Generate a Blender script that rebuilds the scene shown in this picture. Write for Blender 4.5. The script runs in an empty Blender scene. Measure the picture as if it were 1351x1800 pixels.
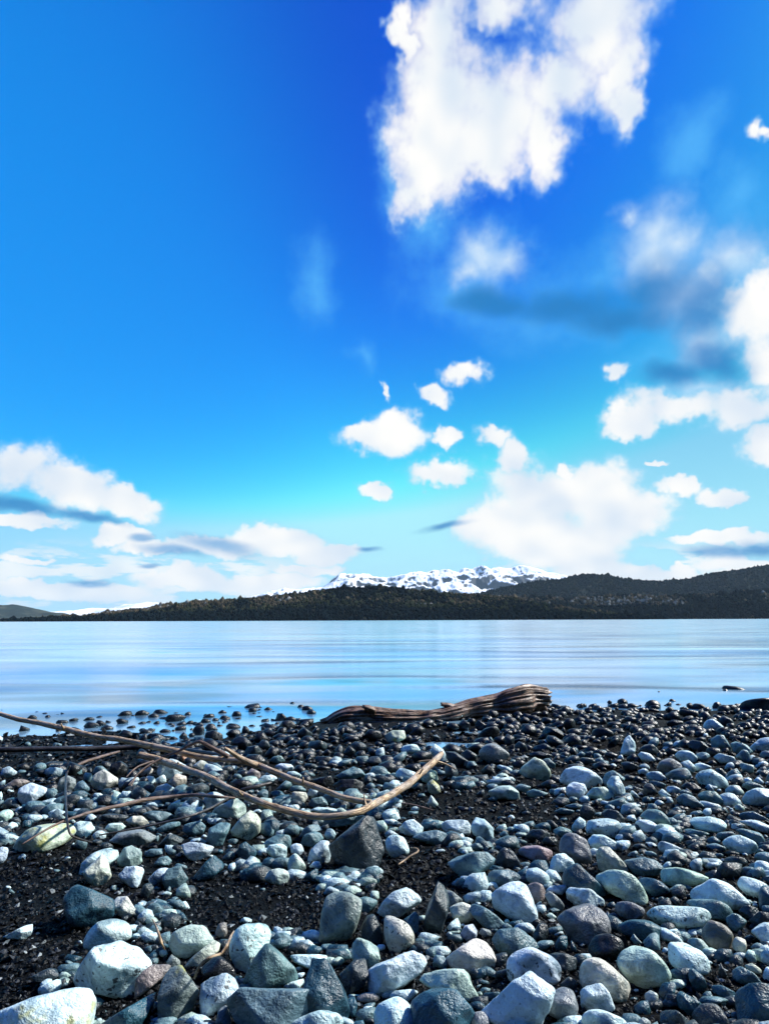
import bpy, math, random
import numpy as np
from mathutils import Matrix, Vector

random.seed(7)
RNG = np.random.default_rng(7)
SC = bpy.context.scene
COL = SC.collection
R_ = math.radians

# ---------------------------------------------------------------- camera
W0, H0 = 1351.0, 1800.0                    # the photograph's own frame
VFOV = R_(80.0)
FPX = (H0 / 2) / math.tan(VFOV / 2)
HORIZON = 1089.5
PITCH = math.atan((HORIZON - H0 / 2) / FPX)
CAM = np.array([0.0, 0.0, 1.0])
F_ = np.array([0.0, math.cos(PITCH), math.sin(PITCH)])
R0 = np.array([1.0, 0.0, -0.0037]); R0 -= F_ * R0.dot(F_); R0 /= np.linalg.norm(R0)
U_ = np.cross(R0, F_)
cam_d = bpy.data.cameras.new('camera')
cam = bpy.data.objects.new('camera', cam_d); COL.objects.link(cam)
cam.matrix_world = Matrix(((R0[0], U_[0], -F_[0], CAM[0]), (R0[1], U_[1], -F_[1], CAM[1]),
                           (R0[2], U_[2], -F_[2], CAM[2]), (0, 0, 0, 1)))
cam_d.sensor_fit = 'VERTICAL'; cam_d.angle = VFOV
cam_d.clip_start = 0.05; cam_d.clip_end = 90000.0
SC.camera = cam


def ray(px, py):
    """unnormalised direction through a point of the photograph (1 unit of depth)"""
    return F_ + R0 * ((px - W0 / 2) / FPX) + U_ * ((H0 / 2 - py) / FPX)


def unit(v):
    return v / np.linalg.norm(v)


# ---------------------------------------------------------------- light
SUN_EL, SUN_AZ = R_(42.0), R_(70.0)        # azimuth clockwise from +Y (the view), so to the right
TO_SUN = np.array([math.sin(SUN_AZ) * math.cos(SUN_EL), math.cos(SUN_AZ) * math.cos(SUN_EL), math.sin(SUN_EL)])
sun_d = bpy.data.lights.new('sun', 'SUN'); sun_d.energy = 5.0; sun_d.angle = R_(3.0)
sun_d.color = (1.0, 0.96, 0.90)
sun = bpy.data.objects.new('sun', sun_d); COL.objects.link(sun)
sun.rotation_euler = Vector(-TO_SUN).to_track_quat('-Z', 'Y').to_euler()

SC.view_settings.view_transform = 'Standard'
SC.view_settings.look = 'None'
SC.view_settings.exposure = 0.74
SC.view_settings.gamma = 1.0
SC.view_settings.use_curve_mapping = False
SC.render.engine = 'CYCLES'
SC.cycles.max_bounces = 5
SC.cycles.diffuse_bounces = 3
SC.cycles.glossy_bounces = 3
SC.cycles.volume_bounces = 0
SC.cycles.use_denoising = True

# ---------------------------------------------------------------- world: sky and clouds
world = bpy.data.worlds.new('World'); SC.world = world; world.use_nodes = True
wt = world.node_tree; wt.nodes.clear()


class NT:
    """small node-building helper"""
    def __init__(self, tree):
        self.t = tree

    def n(self, typ, **kw):
        nd = self.t.nodes.new(typ)
        for k, v in kw.items():
            setattr(nd, k, v)
        return nd

    def put(self, sock, v):
        if isinstance(v, bpy.types.NodeSocket):
            self.t.links.new(v, sock)
        elif v is not None:
            sock.default_value = v

    def math(self, op, a, b=None, c=None, clamp=False):
        nd = self.n('ShaderNodeMath', operation=op, use_clamp=clamp)
        self.put(nd.inputs[0], a); self.put(nd.inputs[1], b); self.put(nd.inputs[2], c)
        return nd.outputs[0]

    def vmath(self, op, a, b=None, c=None, scale=None):
        nd = self.n('ShaderNodeVectorMath', operation=op)
        self.put(nd.inputs[0], a); self.put(nd.inputs[1], b)
        if c is not None: self.put(nd.inputs[2], c)
        if scale is not None: self.put(nd.inputs['Scale'], scale)
        return nd.outputs['Value'] if op in ('LENGTH', 'DOT_PRODUCT', 'DISTANCE') else nd.outputs[0]

    def noise(self, vec, scale, detail=4, rough=0.55, color=False, lac=2.0, dist=0.0):
        nd = self.n('ShaderNodeTexNoise')
        self.put(nd.inputs['Vector'], vec); self.put(nd.inputs['Scale'], scale)
        self.put(nd.inputs['Detail'], detail); self.put(nd.inputs['Roughness'], rough)
        self.put(nd.inputs['Lacunarity'], lac); self.put(nd.inputs['Distortion'], dist)
        return nd.outputs['Color' if color else 'Fac']

    def remap(self, v, a, b, c=0.0, d=1.0, smooth=True):
        nd = self.n('ShaderNodeMapRange', interpolation_type='SMOOTHSTEP' if smooth else 'LINEAR')
        self.put(nd.inputs['Value'], v)
        for i, x in enumerate((a, b, c, d)):
            self.put(nd.inputs[i + 1], x)
        return nd.outputs[0]

    def mix(self, f, a, b, blend='MIX'):
        nd = self.n('ShaderNodeMix', data_type='RGBA', blend_type=blend)
        self.put(nd.inputs[0], f); self.put(nd.inputs[6], a); self.put(nd.inputs[7], b)
        return nd.outputs[2]

    def mapping(self, vec, loc=(0, 0, 0), rot=(0, 0, 0), scale=(1, 1, 1), typ='POINT'):
        nd = self.n('ShaderNodeMapping', vector_type=typ)
        self.put(nd.inputs[0], vec)
        nd.inputs[1].default_value = loc; nd.inputs[2].default_value = rot; nd.inputs[3].default_value = scale
        return nd.outputs[0]


w = NT(wt)
SKY_STRENGTH = 0.06           # exposed 0.74 stops up below, so the blue comes out as bright as in the photograph
sky_n = w.n('ShaderNodeTexSky', sky_type='NISHITA')
sky_n.sun_disc = False
sky_n.sun_elevation = SUN_EL
sky_n.sun_rotation = SUN_AZ
sky_n.air_density = 1.0; sky_n.dust_density = 0.3; sky_n.ozone_density = 2.0
sep = w.n('ShaderNodeSeparateColor'); w.put(sep.inputs[0], sky_n.outputs[0])
comb = w.n('ShaderNodeCombineColor')
# the photograph's strong colour grade: one power curve per channel
grade = []
for i, (gain, gam, cap) in enumerate(((620.0, 6.0, 0.42), (8.0, 2.3, 0.90), (2.42, 1.02, 1.0))):
    v = w.math('MULTIPLY', sep.outputs[i], 0.10)
    v = w.math('MULTIPLY', w.math('POWER', v, gam), gain)
    nd = w.n('ShaderNodeMath', operation='SMOOTH_MIN')
    w.put(nd.inputs[0], v); nd.inputs[1].default_value = cap; nd.inputs[2].default_value = 0.1
    grade.append(nd.outputs[0])
grade[2] = w.math('MAXIMUM', grade[2], grade[1])
for i in range(3): w.put(comb.inputs[i], grade[i])
graded = comb.outputs[0]
world.cycles.sampling_method = 'MANUAL'; world.cycles.sample_map_resolution = 512
d0 = w.n('ShaderNodeTexCoord').outputs['Generated']
# billowing edges: the direction is pushed about by two noises before the cloud shapes are looked up
zz = w.vmath('DOT_PRODUCT', d0, (0, 0, 1))
# flat layers towards the horizon, tall streaks high up
zs = w.math('POWER', w.math('MAXIMUM', w.math('ADD', zz, 0.02), 0.001), 0.72)
cx = w.n('ShaderNodeSeparateXYZ'); w.put(cx.inputs[0], d0)
cc = w.n('ShaderNodeCombineXYZ'); w.put(cc.inputs[0], cx.outputs[0]); w.put(cc.inputs[1], cx.outputs[1]); w.put(cc.inputs[2], zs)
sq = cc.outputs[0]
wn = w.noise(sq, 5.5, 3.0, 0.60, color=True)
wn2 = w.noise(sq, 21.0, 3.0, 0.62, color=True)
warp = w.vmath('SCALE', w.vmath('SUBTRACT', wn, (0.5, 0.5, 0.5)), scale=0.100)
warp2 = w.vmath('SCALE', w.vmath('SUBTRACT', wn2, (0.5, 0.5, 0.5)), scale=0.085)
calm = w.remap(zz, 0.02, 0.5, 0.42, 1.0, smooth=False)
dw = w.vmath('ADD', d0, w.vmath('SCALE', w.vmath('ADD', warp, warp2), scale=calm))
warp_mid = w.vmath('ADD', d0, w.vmath('ADD', warp, w.vmath('SCALE', warp2, scale=0.5)))
warp_soft = w.vmath('ADD', d0, w.vmath('SCALE', warp, scale=w.math('MULTIPLY', calm, 0.9)))


def field(vec, blobs, k=0.30):
    """soft union of ellipses of sky (px, py, rx, ry, tilt): 1 at a centre, 0 on the rim"""
    f = None
    for b in blobs:
        px, py, rx, ry = b[:4]; a = R_(b[4]) if len(b) > 4 else 0.0
        r = ray(px, py); c = unit(r); k_ = FPX * np.linalg.norm(r)
        ex = R0 * math.cos(a) + U_ * math.sin(a)
        ex = unit(ex - c * ex.dot(c)); ey = np.cross(c, ex)
        # each shape waits for the one before it (keeps the shader's working memory small)
        v = vec if f is None else w.vmath('MULTIPLY_ADD', f, (1e-7, 1e-7, 1e-7), vec)
        qx = w.vmath('DOT_PRODUCT', v, tuple(ex * (k_ / rx))); qy = w.vmath('DOT_PRODUCT', v, tuple(ey * (k_ / ry)))
        l = w.math('MULTIPLY_ADD', qx, qx, w.math('MULTIPLY', qy, qy))
        if f is None: f = l
        else:
            nd = w.n('ShaderNodeMath', operation='SMOOTH_MIN')
            w.put(nd.inputs[0], f); w.put(nd.inputs[1], l); nd.inputs[2].default_value = k
            f = nd.outputs[0]
    return w.math('SUBTRACT', 1.0, w.math('SQRT', w.math('MAXIMUM', f, 0.0)))


CUMULUS = [(790, 30, 80, 120), (890, 12, 95, 52), (1050, 40, 105, 85), (785, 160, 98, 115), (880, 185, 135, 105),
           (985, 140, 95, 65), (1095, 125, 60, 95), (755, 270, 90, 105), (845, 262, 90, 60), (962, 225, 60, 72),
           (728, 335, 50, 60), (712, 50, 26, 95), (1110, 190, 35, 40),
           (1335, 540, 75, 85), (1352, 640, 70, 55), (1345, 228, 20, 18),
           (1190, 722, 90, 36), (1290, 715, 80, 50), (1110, 742, 52, 26), (1335, 780, 60, 36), (1085, 660, 25, 24),
           (685, 775, 70, 34), (640, 775, 52, 26), (695, 750, 40, 30), (775, 780, 25, 20), (762, 697, 32, 22),
           (815, 663, 38, 26), (772, 833, 60, 24), (655, 855, 27, 16), (668, 682, 10, 20), (868, 782, 44, 18),
           (895, 812, 42, 30), (960, 862, 115, 62), (1050, 858, 75, 58), (1095, 905, 90, 58), (900, 930, 115, 60),
           (985, 960, 120, 52), (1185, 858, 42, 20), (1268, 872, 42, 22), (1040, 1000, 90, 28), (1130, 1008, 70, 20),
           (840, 925, 55, 26), (1262, 950, 90, 16), (1310, 1000, 90, 18), (1190, 1008, 50, 16),
           (25, 815, 75, 52), (115, 855, 100, 45, -18), (215, 882, 80, 30, -12), (50, 918, 75, 16), (205, 940, 60, 20),
           (485, 950, 100, 32), (570, 968, 85, 24), (370, 962, 90, 24), (268, 965, 62, 16),
           (40, 1035, 130, 18), (180, 1040, 120, 18), (330, 1020, 110, 22), (450, 1025, 110, 20), (535, 1000, 60, 12),
           (60, 985, 45, 8), (1145, 820, 22, 9), (1000, 815, 20, 18)]
VEIL = [(750, 400, 85, 75), (960, 500, 130, 95), (1060, 470, 100, 85), (860, 445, 105, 75), (1160, 455, 110, 100), (830, 500, 160, 85), (690, 330, 45, 110), (1215, 260, 60, 80),
        (565, 490, 50, 75), (1290, 340, 60, 60), (930, 560, 140, 60), (1080, 560, 140, 60), (1180, 640, 110, 60), (640, 620, 30, 40)]
PUFF = [(1290, 450, 80, 70), (1320, 560, 90, 110), (1150, 440, 100, 85), (1215, 520, 90, 80), (860, 450, 75, 50), (850, 432, 55, 45), (895, 440, 55, 40), (1095, 385, 35, 28), (1150, 400, 75, 60), (1195, 420, 50, 50), (1170, 470, 70, 50), (1250, 480, 40, 40), (830, 470, 40, 30),
        (1245, 600, 60, 70), (1230, 690, 80, 40)]
SHADE = [(40, 893, 95, 17, -8), (150, 910, 90, 13, -8), (390, 962, 95, 22, -8), (310, 972, 75, 14, -10), (640, 963, 32, 8),
         (160, 1022, 50, 10), (262, 995, 24, 6), (1275, 973, 85, 16), (1340, 968, 60, 20), (778, 922, 60, 9, 6), (1262, 640, 80, 55, -30),
         (1190, 660, 75, 36), (1165, 510, 95, 65), (1010, 530, 170, 50), (1100, 552, 140, 48), (1240, 540, 60, 85), (880, 520, 90, 35), (250, 945, 30, 10)]
fc = field(dw, CUMULUS)
ns = w.noise(sq, 9.0, 5.0, 0.64)
dens = w.math('ADD', fc, w.math('MULTIPLY', w.math('SUBTRACT', ns, 0.5), 1.25))
cov = w.remap(dens, -0.20, w.remap(zz, 0.08, 0.5, 0.34, 0.72, smooth=False))
fv = field(w.vmath('MULTIPLY_ADD', cov, (1e-7, 1e-7, 1e-7), warp_mid), VEIL)
puff_f = field(w.vmath('MULTIPLY_ADD', fv, (1e-7, 1e-7, 1e-7), warp_mid), PUFF)
puff = w.remap(w.math('ADD', puff_f, w.math('MULTIPLY', w.math('SUBTRACT', ns, 0.5), 1.0)), -0.20, 1.25)
veil = w.remap(w.math('ADD', fv, w.math('MULTIPLY', w.math('SUBTRACT', ns, 0.5), 2.2)), -0.15, 1.5)
fs = field(w.vmath('MULTIPLY_ADD', veil, (1e-7, 1e-7, 1e-7), warp_soft), SHADE)
shade = w.remap(w.math('ADD', fs, w.math('MULTIPLY', w.math('SUBTRACT', ns, 0.5), 1.0)), -0.05, 0.85)
# the rest of the sky, out of view to the sides, overhead and behind: the same kind of scattered cumulus
nb = w.noise(sq, 2.6, 4.0, 0.55)
away = w.remap(w.vmath('DOT_PRODUCT', d0, tuple(F_)), 0.62, 0.45)
low = w.remap(w.vmath('DOT_PRODUCT', d0, (0, 0, 1)), -0.05, 0.05)
rest = w.math('MULTIPLY', w.math('MULTIPLY', w.remap(nb, 0.55, 0.67), away), low)
cov = w.math('MAXIMUM', cov, rest)
# a broken low cloudbank in layers along the horizon
hb = w.noise(w.vmath('MULTIPLY', d0, (1.0, 1.0, 4.2)), 8.0, 4.0, 0.62)
hmask = w.math('MULTIPLY', w.remap(zz, 0.145, 0.075), w.remap(zz, -0.02, 0.015))
gap = w.remap(w.math('ABSOLUTE', w.math('SUBTRACT', cx.outputs[0], 0.02)), 0.05, 0.24, 0.12, 1.0)
bank_c = w.math('MULTIPLY', w.math('MULTIPLY', w.remap(hb, 0.43, 0.58), hmask), gap)
cov = w.math('MAXIMUM', cov, w.math('MULTIPLY', bank_c, 0.85))
# inside a cloud: thick lumps a little greyer and bluer away from the sun
lit = w.noise(w.vmath('ADD', sq, tuple(-0.035 * TO_SUN)), 9.0, 2.0, 0.5)
lit0 = w.noise(sq, 9.0, 2.0, 0.5)
relief = w.remap(w.math('SUBTRACT', lit0, lit), -0.34, 0.22, 0.0, 1.0)
white = w.mix(relief, (0.68, 0.79, 0.92, 1), (1.06, 1.04, 1.0, 1))
white = w.mix(w.remap(cov, 0.10, 0.80), (0.36, 0.74, 1.0, 1), white)      # thin edges let the blue through
cl = w.mix(w.math('MULTIPLY', shade, 0.85), white, (0.17, 0.42, 0.74, 1))
veil_col = w.mix(w.math('MULTIPLY', shade, 0.9), (0.10, 0.50, 1.0, 1), (0.05, 0.28, 0.62, 1))
glow = w.remap(w.vmath('DOT_PRODUCT', d0, tuple(unit(ray(-420, 420)))), 0.70, 1.03)
deep = w.remap(w.vmath('DOT_PRODUCT', d0, tuple(unit(ray(1180, 120)))), 0.76, 0.97)
s0 = w.mix(w.math('MULTIPLY', deep, 0.9), graded, w.vmath('MULTIPLY', graded, (0.25, 0.52, 0.84)))   # deepest blue high over the right
s0 = w.mix(w.math('MULTIPLY', glow, 0.62), s0, (0.0, 0.38, 1.0, 1))      # thin high haze over the left of the bay
s0 = w.mix(w.remap(zz, 0.20, 0.0, 0.0, 0.85), s0, (0.47, 0.84, 1.0, 1))
s1 = w.mix(w.math('MULTIPLY', veil, 0.75), s0, veil_col)
s2 = w.mix(w.math('MULTIPLY', shade, 0.85), s1, (0.014, 0.21, 0.55, 1))
puff_col = w.mix(w.math('MULTIPLY', shade, 0.9), w.mix(puff, (0.12, 0.42, 0.88, 1), (0.66, 0.82, 0.98, 1)), (0.09, 0.29, 0.64, 1))
s2 = w.mix(w.math('MULTIPLY', puff, 0.92), s2, puff_col)
s3 = w.mix(cov, s2, cl)
sky_col = w.vmath('SCALE', s3, scale=10.0)
bg = w.n('ShaderNodeBackground'); w.put(bg.inputs[0], sky_col); bg.inputs[1].default_value = SKY_STRENGTH
out = w.n('ShaderNodeOutputWorld'); wt.links.new(bg.outputs[0], out.inputs[0])

# ---------------------------------------------------------------- helpers
def vnoise(p, seed=0):
    """value noise, p (n,3) -> 0..1"""
    p = np.asarray(p, float)
    i = np.floor(p).astype(np.int64); f = p - i; f = f * f * f * (f * (f * 6 - 15) + 10)
    r = np.zeros(len(p))
    for dx in (0, 1):
        wx = f[:, 0] if dx else 1 - f[:, 0]
        for dy in (0, 1):
            wy = f[:, 1] if dy else 1 - f[:, 1]
            for dz in (0, 1):
                wz = f[:, 2] if dz else 1 - f[:, 2]
                h = ((i[:, 0] + dx) * 374761393 + (i[:, 1] + dy) * 668265263 + (i[:, 2] + dz) * 2147483647 + seed * 974634777)
                h = (h ^ (h >> 13)) * 1274126177
                h = (h ^ (h >> 16)) & 0xFFFF
                r += wx * wy * wz * (h / 65535.0)
    return r


def fbm(p, octaves=4, seed=0, gain=0.5):
    r = 0; a = 1.0; s = 0
    for o in range(octaves):
        r = r + a * vnoise(p * (2.03 ** o) + 17.3 * o, seed + o); s += a; a *= gain
    return r / s


def tag(o, label=None, cat=None, group=None, kind=None):
    if label: o['label'] = label
    if cat: o['category'] = cat
    if group: o['group'] = group
    if kind: o['kind'] = kind
    return o


def mesh_obj(name, verts, faces, mat, parent=None, smooth=True, loc=None, attrs=None):
    me = bpy.data.meshes.new(name)
    verts = np.asarray(verts, np.float64)
    if loc is not None: verts = verts - np.asarray(loc)
    faces = np.asarray(faces) if not isinstance(faces, list) else faces
    if isinstance(faces, np.ndarray):
        nf, k = faces.shape
        me.vertices.add(len(verts)); me.vertices.foreach_set('co', verts.astype(np.float32).ravel())
        me.loops.add(nf * k); me.loops.foreach_set('vertex_index', faces.astype(np.int32).ravel())
        me.polygons.add(nf); me.polygons.foreach_set('loop_start', np.arange(0, nf * k, k, dtype=np.int32))
        me.update(calc_edges=True)
    else:
        me.from_pydata(verts.tolist(), [], faces)
    me.polygons.foreach_set('use_smooth', np.full(len(me.polygons), smooth))
    for an, (typ, arr) in (attrs or {}).items():
        at = me.attributes.new(an, typ, 'POINT')
        at.data.foreach_set('color' if 'COLOR' in typ else ('vector' if typ == 'FLOAT_VECTOR' else 'value'), np.asarray(arr, np.float32).ravel())
    me.update()
    if mat: me.materials.append(mat)
    o = bpy.data.objects.new(name, me); COL.objects.link(o)
    if loc is not None: o.location = tuple(float(x) for x in loc)
    if parent is not None:
        o.parent = parent
        o.matrix_parent_inverse = Matrix.Translation(-parent.location)
    return o


def grid_faces(nx, ny):
    i = np.arange(nx - 1)[:, None] * ny + np.arange(ny - 1)[None, :]
    i = i.ravel()
    return np.stack([i, i + ny, i + ny + 1, i + 1], 1)


def ico(sub):
    import bmesh
    bm = bmesh.new(); bmesh.ops.create_icosphere(bm, subdivisions=sub, radius=1.0)
    v = np.array([x.co[:] for x in bm.verts]); f = np.array([[q.index for q in x.verts] for x in bm.faces])
    bm.free(); return v / np.linalg.norm(v, axis=1)[:, None], f


ICO = {k: ico(k) for k in (1, 2, 3, 4, 5)}


def hull(pts):
    pts = sorted(set(map(tuple, pts)))
    def half(ps):
        h = []
        for p in ps:
            while len(h) > 1 and (h[-1][0] - h[-2][0]) * (p[1] - h[-2][1]) - (h[-1][1] - h[-2][1]) * (p[0] - h[-2][0]) <= 0: h.pop()
            h.append(p)
        return h
    a = half(pts); b = half(pts[::-1])
    return np.array(a[:-1] + b[:-1])


# ---------------------------------------------------------------- the lie of the land
SHORE_X = np.array([-60, -9, -4, -2.9, -2.2, -1.5, -0.9, 0, 2, 4.5, 9, 60.0])
SHORE_Y = np.array([3.5, 4.7, 5.55, 5.72, 5.65, 5.75, 5.95, 6.3, 6.9, 6.7, 6.4, 5.0])


def ground_z(x, y):
    x = np.asarray(x, float); y = np.asarray(y, float)
    s = np.interp(x, SHORE_X, SHORE_Y) - y
    z = np.where(s > 0, 0.050 * s, 0.075 * s)
    z = np.where(z > 0.45, 0.45 + (z - 0.45) * 0.35, z)
    for cx, cy, rx, ry, dp in ((0.42, 5.05, 0.50, 0.24, 0.13), (1.75, 4.55, 0.40, 0.12, 0.15), (0.95, 5.75, 0.5, 0.18, 0.06)):   # shallow pools left among the stones
        z = z - dp * np.exp(-((x - cx) / rx) ** 2 - ((y - cy) / ry) ** 2)
    p = np.stack([x, y, np.zeros_like(x)], -1).reshape(-1, 3)
    near = np.clip((16 - np.abs(y)) / 6, 0, 1) * np.clip((20 - np.abs(x)) / 6, 0, 1)
    b = ((fbm(p * 1.7, 3, 3) - 0.5) * 0.085 + (fbm(p * 7.0, 3, 9) - 0.5) * 0.030).reshape(x.shape)
    return np.maximum(z, -1.6) + b * near


LX0, LX1, LY0, LY1, LSTEP = -15.0, 15.0, -3.0, 17.0, 0.03
_lx = np.arange(LX0, LX1, LSTEP); _ly = np.arange(LY0, LY1, LSTEP)
LOOKUP = ground_z(*np.meshgrid(_lx, _ly, indexing='ij'))


def ground_at(x, y):
    """the same ground, quickly, within reach of the beach"""
    u = np.clip((np.asarray(x) - LX0) / LSTEP, 0, LOOKUP.shape[0] - 1.001); v = np.clip((np.asarray(y) - LY0) / LSTEP, 0, LOOKUP.shape[1] - 1.001)
    i = u.astype(int); j = v.astype(int); fu = u - i; fv = v - j
    return (LOOKUP[i, j] * (1 - fu) * (1 - fv) + LOOKUP[i + 1, j] * fu * (1 - fv) + LOOKUP[i, j + 1] * (1 - fu) * fv + LOOKUP[i + 1, j + 1] * fu * fv)


def on_ground(px, py, lift=0.0, s0=0.4, s1=14.0):
    """point of the beach (or lift above it) seen at a pixel of the photograph"""
    r = ray(px, py)
    s = np.linspace(s0, s1, 700)
    P = CAM + s[:, None] * r
    h = P[:, 2] - ground_at(P[:, 0], P[:, 1]) - lift
    k = np.argmax(h < 0) if (h < 0).any() else len(s) - 1
    k = max(k, 1)
    t = s[k - 1] + (s[k] - s[k - 1]) * h[k - 1] / max(h[k - 1] - h[k], 1e-9)
    return CAM + min(max(t, s0), s1) * r


# ---------------------------------------------------------------- materials
def new_mat(name):
    m = bpy.data.materials.new(name); m.use_nodes = True
    m.node_tree.nodes.clear()
    q = NT(m.node_tree)
    p = q.n('ShaderNodeBsdfPrincipled'); o = q.n('ShaderNodeOutputMaterial')
    m.node_tree.links.new(p.outputs[0], o.inputs[0])
    return m, q, p


def bump(q, p, h, strength, dist):
    b = q.n('ShaderNodeBump'); q.put(b.inputs['Height'], h)
    b.inputs['Strength'].default_value = strength; b.inputs['Distance'].default_value = dist
    q.put(p.inputs['Normal'], b.outputs[0])


def mat_stone(name, per_object=True, wet=False, speckle=0.0, stain=None, dull=False):
    m, q, p = new_mat(name)
    tc = q.n('ShaderNodeTexCoord'); oi = q.n('ShaderNodeObjectInfo')
    if per_object:
        rnd = q.math('MULTIPLY', oi.outputs['Random'], 37.0)
        vec = q.vmath('ADD', tc.outputs['Object'], _xyz(q, rnd))
        col = oi.outputs['Color']
    else:
        vec = tc.outputs['Object']
        at = q.n('ShaderNodeAttribute'); at.attribute_name = 'tint'; col = at.outputs['Color']
    big = q.noise(vec, 15.0, 4.0, 0.62, dist=0.6)
    mid = q.noise(vec, 55.0, 4.0, 0.62)
    fine = q.noise(vec, 240.0, 3.0, 0.6)
    c1 = q.mix(q.remap(big, 0.32, 0.54), q.mix(1.0, col, (0.36, 0.42, 0.46, 1), 'MULTIPLY'), col)
    c2 = q.mix(q.remap(mid, 0.52, 0.70, 0.0, 0.55), c1, q.mix(1.0, c1, (1.55, 1.55, 1.5, 1), 'MULTIPLY'))
    c3 = q.mix(q.remap(mid, 0.44, 0.30, 0.0, 0.60), c2, q.mix(1.0, c2, (0.34, 0.38, 0.42, 1), 'MULTIPLY'))
    c3 = q.mix(q.remap(fine, 0.40, 0.28, 0.0, 0.7), c3, q.mix(1.0, c3, (0.30, 0.30, 0.30, 1), 'MULTIPLY'))
    if speckle:
        vo = q.n('ShaderNodeTexVoronoi'); q.put(vo.inputs['Vector'], q.vmath('ADD', vec, q.vmath('SCALE', q.noise(vec, 60.0, 2.0, 0.5, color=True), scale=0.03)))
        vo.inputs['Scale'].default_value = 62.0
        sp = q.remap(q.math('ADD', vo.outputs['Distance'], q.math('MULTIPLY', big, 0.5)), 0.52, 0.40, 0.0, speckle)
        c3 = q.mix(sp, c3, (0.012, 0.016, 0.022, 1))
    if stain:
        c3 = q.mix(q.remap(q.noise(vec, 17.0, 3.0, 0.6), 0.52, 0.66, 0.0, 0.75), c3, stain)
    q.put(p.inputs['Base Color'], c3)
    if wet:
        q.put(p.inputs['Roughness'], q.remap(mid, 0.3, 0.7, 0.24, 0.46))
        p.inputs['Specular IOR Level'].default_value = 0.45
    else:
        q.put(p.inputs['Roughness'], q.remap(mid, 0.3, 0.7, 0.26, 0.46))
        p.inputs['Specular IOR Level'].default_value = 0.45
    if dull: p.inputs['Specular IOR Level'].default_value = 0.10
    h = q.math('ADD', q.math('ADD', mid, q.math('MULTIPLY', big, 1.6)), q.math('MULTIPLY', fine, 0.35))
    bump(q, p, h, 0.50 if not wet else 0.40, 0.013)
    return m


def _xyz(q, v):
    c = q.n('ShaderNodeCombineXYZ')
    for i in range(3): q.put(c.inputs[i], v)
    return c.outputs[0]


M_DRY = mat_stone('dry stone')
M_WET = mat_stone('wet stone', wet=True)
M_SPECK = mat_stone('speckled stone', speckle=0.9)
M_LICHEN = mat_stone('lichened stone', stain=(0.40, 0.40, 0.10, 1))
M_GRIT = mat_stone('grit', per_object=False, dull=True)
M_PEB = mat_stone('loose pebbles', per_object=False)
M_PEBWET = mat_stone('wet loose pebbles', per_object=False, wet=True)


def mat_ground():
    m, q, p = new_mat('black volcanic gravel')
    pos = q.n('ShaderNodeNewGeometry').outputs['Position']
    a = q.noise(pos, 2.3, 4.0, 0.6); b = q.noise(pos, 85.0, 4.0, 0.65); g = q.noise(pos, 310.0, 3.0, 0.6)
    vo = q.n('ShaderNodeTexVoronoi'); q.put(vo.inputs['Vector'], pos); vo.inputs['Scale'].default_value = 95.0
    c = q.mix(q.remap(a, 0.35, 0.65), (0.002, 0.0032, 0.0045, 1), (0.005, 0.0055, 0.006, 1))
    c = q.mix(q.remap(g, 0.60, 0.74, 0.0, 0.7), c, (0.075, 0.080, 0.085, 1))
    q.put(p.inputs['Base Color'], c)
    q.put(p.inputs['Roughness'], q.remap(b, 0.35, 0.65, 0.40, 0.75))
    p.inputs['Specular IOR Level'].default_value = 0.03
    bump(q, p, q.math('ADD', q.math('MULTIPLY', vo.outputs['Distance'], -0.8), q.math('ADD', b, q.math('MULTIPLY', g, 0.4))), 0.8, 0.012)
    return m


def mat_water():
    m, q, p = new_mat('lake water smoothed by a long exposure')
    pos = q.n('ShaderNodeNewGeometry').outputs['Position']
    s1 = q.mapping(pos, scale=(0.10, 0.55, 1.0)); s2 = q.mapping(pos, scale=(0.045, 0.15, 1.0)); s3 = q.mapping(pos, scale=(0.5, 3.2, 1.0))
    n1 = q.noise(s1, 1.0, 3.0, 0.55, dist=0.4); n2 = q.noise(s2, 1.0, 4.0, 0.6, dist=0.6); n3 = q.noise(s3, 1.0, 2.0, 0.5)
    dist = q.vmath('LENGTH', pos)
    sky_streak = q.math('MULTIPLY', q.remap(n2, 0.40, 0.57), q.remap(dist, 8.0, 55.0, 1.0, 0.20))
    p.inputs['Base Color'].default_value = (0.10, 0.27, 0.42, 1)
    # shallows: dark lake bed showing through in long smears between the swells
    n4 = q.noise(q.mapping(pos, scale=(0.22, 0.62, 1.0)), 1.0, 3.0, 0.55, dist=0.5)
    bed = q.math('MULTIPLY', q.remap(n4, 0.44, 0.62), q.math('MULTIPLY', q.remap(dist, 6.2, 7.6), q.remap(dist, 15.0, 8.5)))
    wc = q.mix(sky_streak, (0.60, 0.87, 0.99, 1), (0.10, 0.42, 0.82, 1))  # blue and pale patches paint sky reflections into the water colour
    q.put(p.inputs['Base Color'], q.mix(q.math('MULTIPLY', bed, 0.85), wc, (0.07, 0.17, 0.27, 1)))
    q.put(p.inputs['Roughness'], q.remap(n1, 0.35, 0.7, 0.15, 0.23))
    p.inputs['Metallic'].default_value = 0.72
    h = q.math('MULTIPLY', q.math('ADD', q.math('MULTIPLY', n1, 0.22), q.math('MULTIPLY', n2, 1.0)), q.remap(dist, 9.0, 34.0, 1.0, 0.12))
    bump(q, p, h, 0.40, 0.20)
    return m


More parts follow.
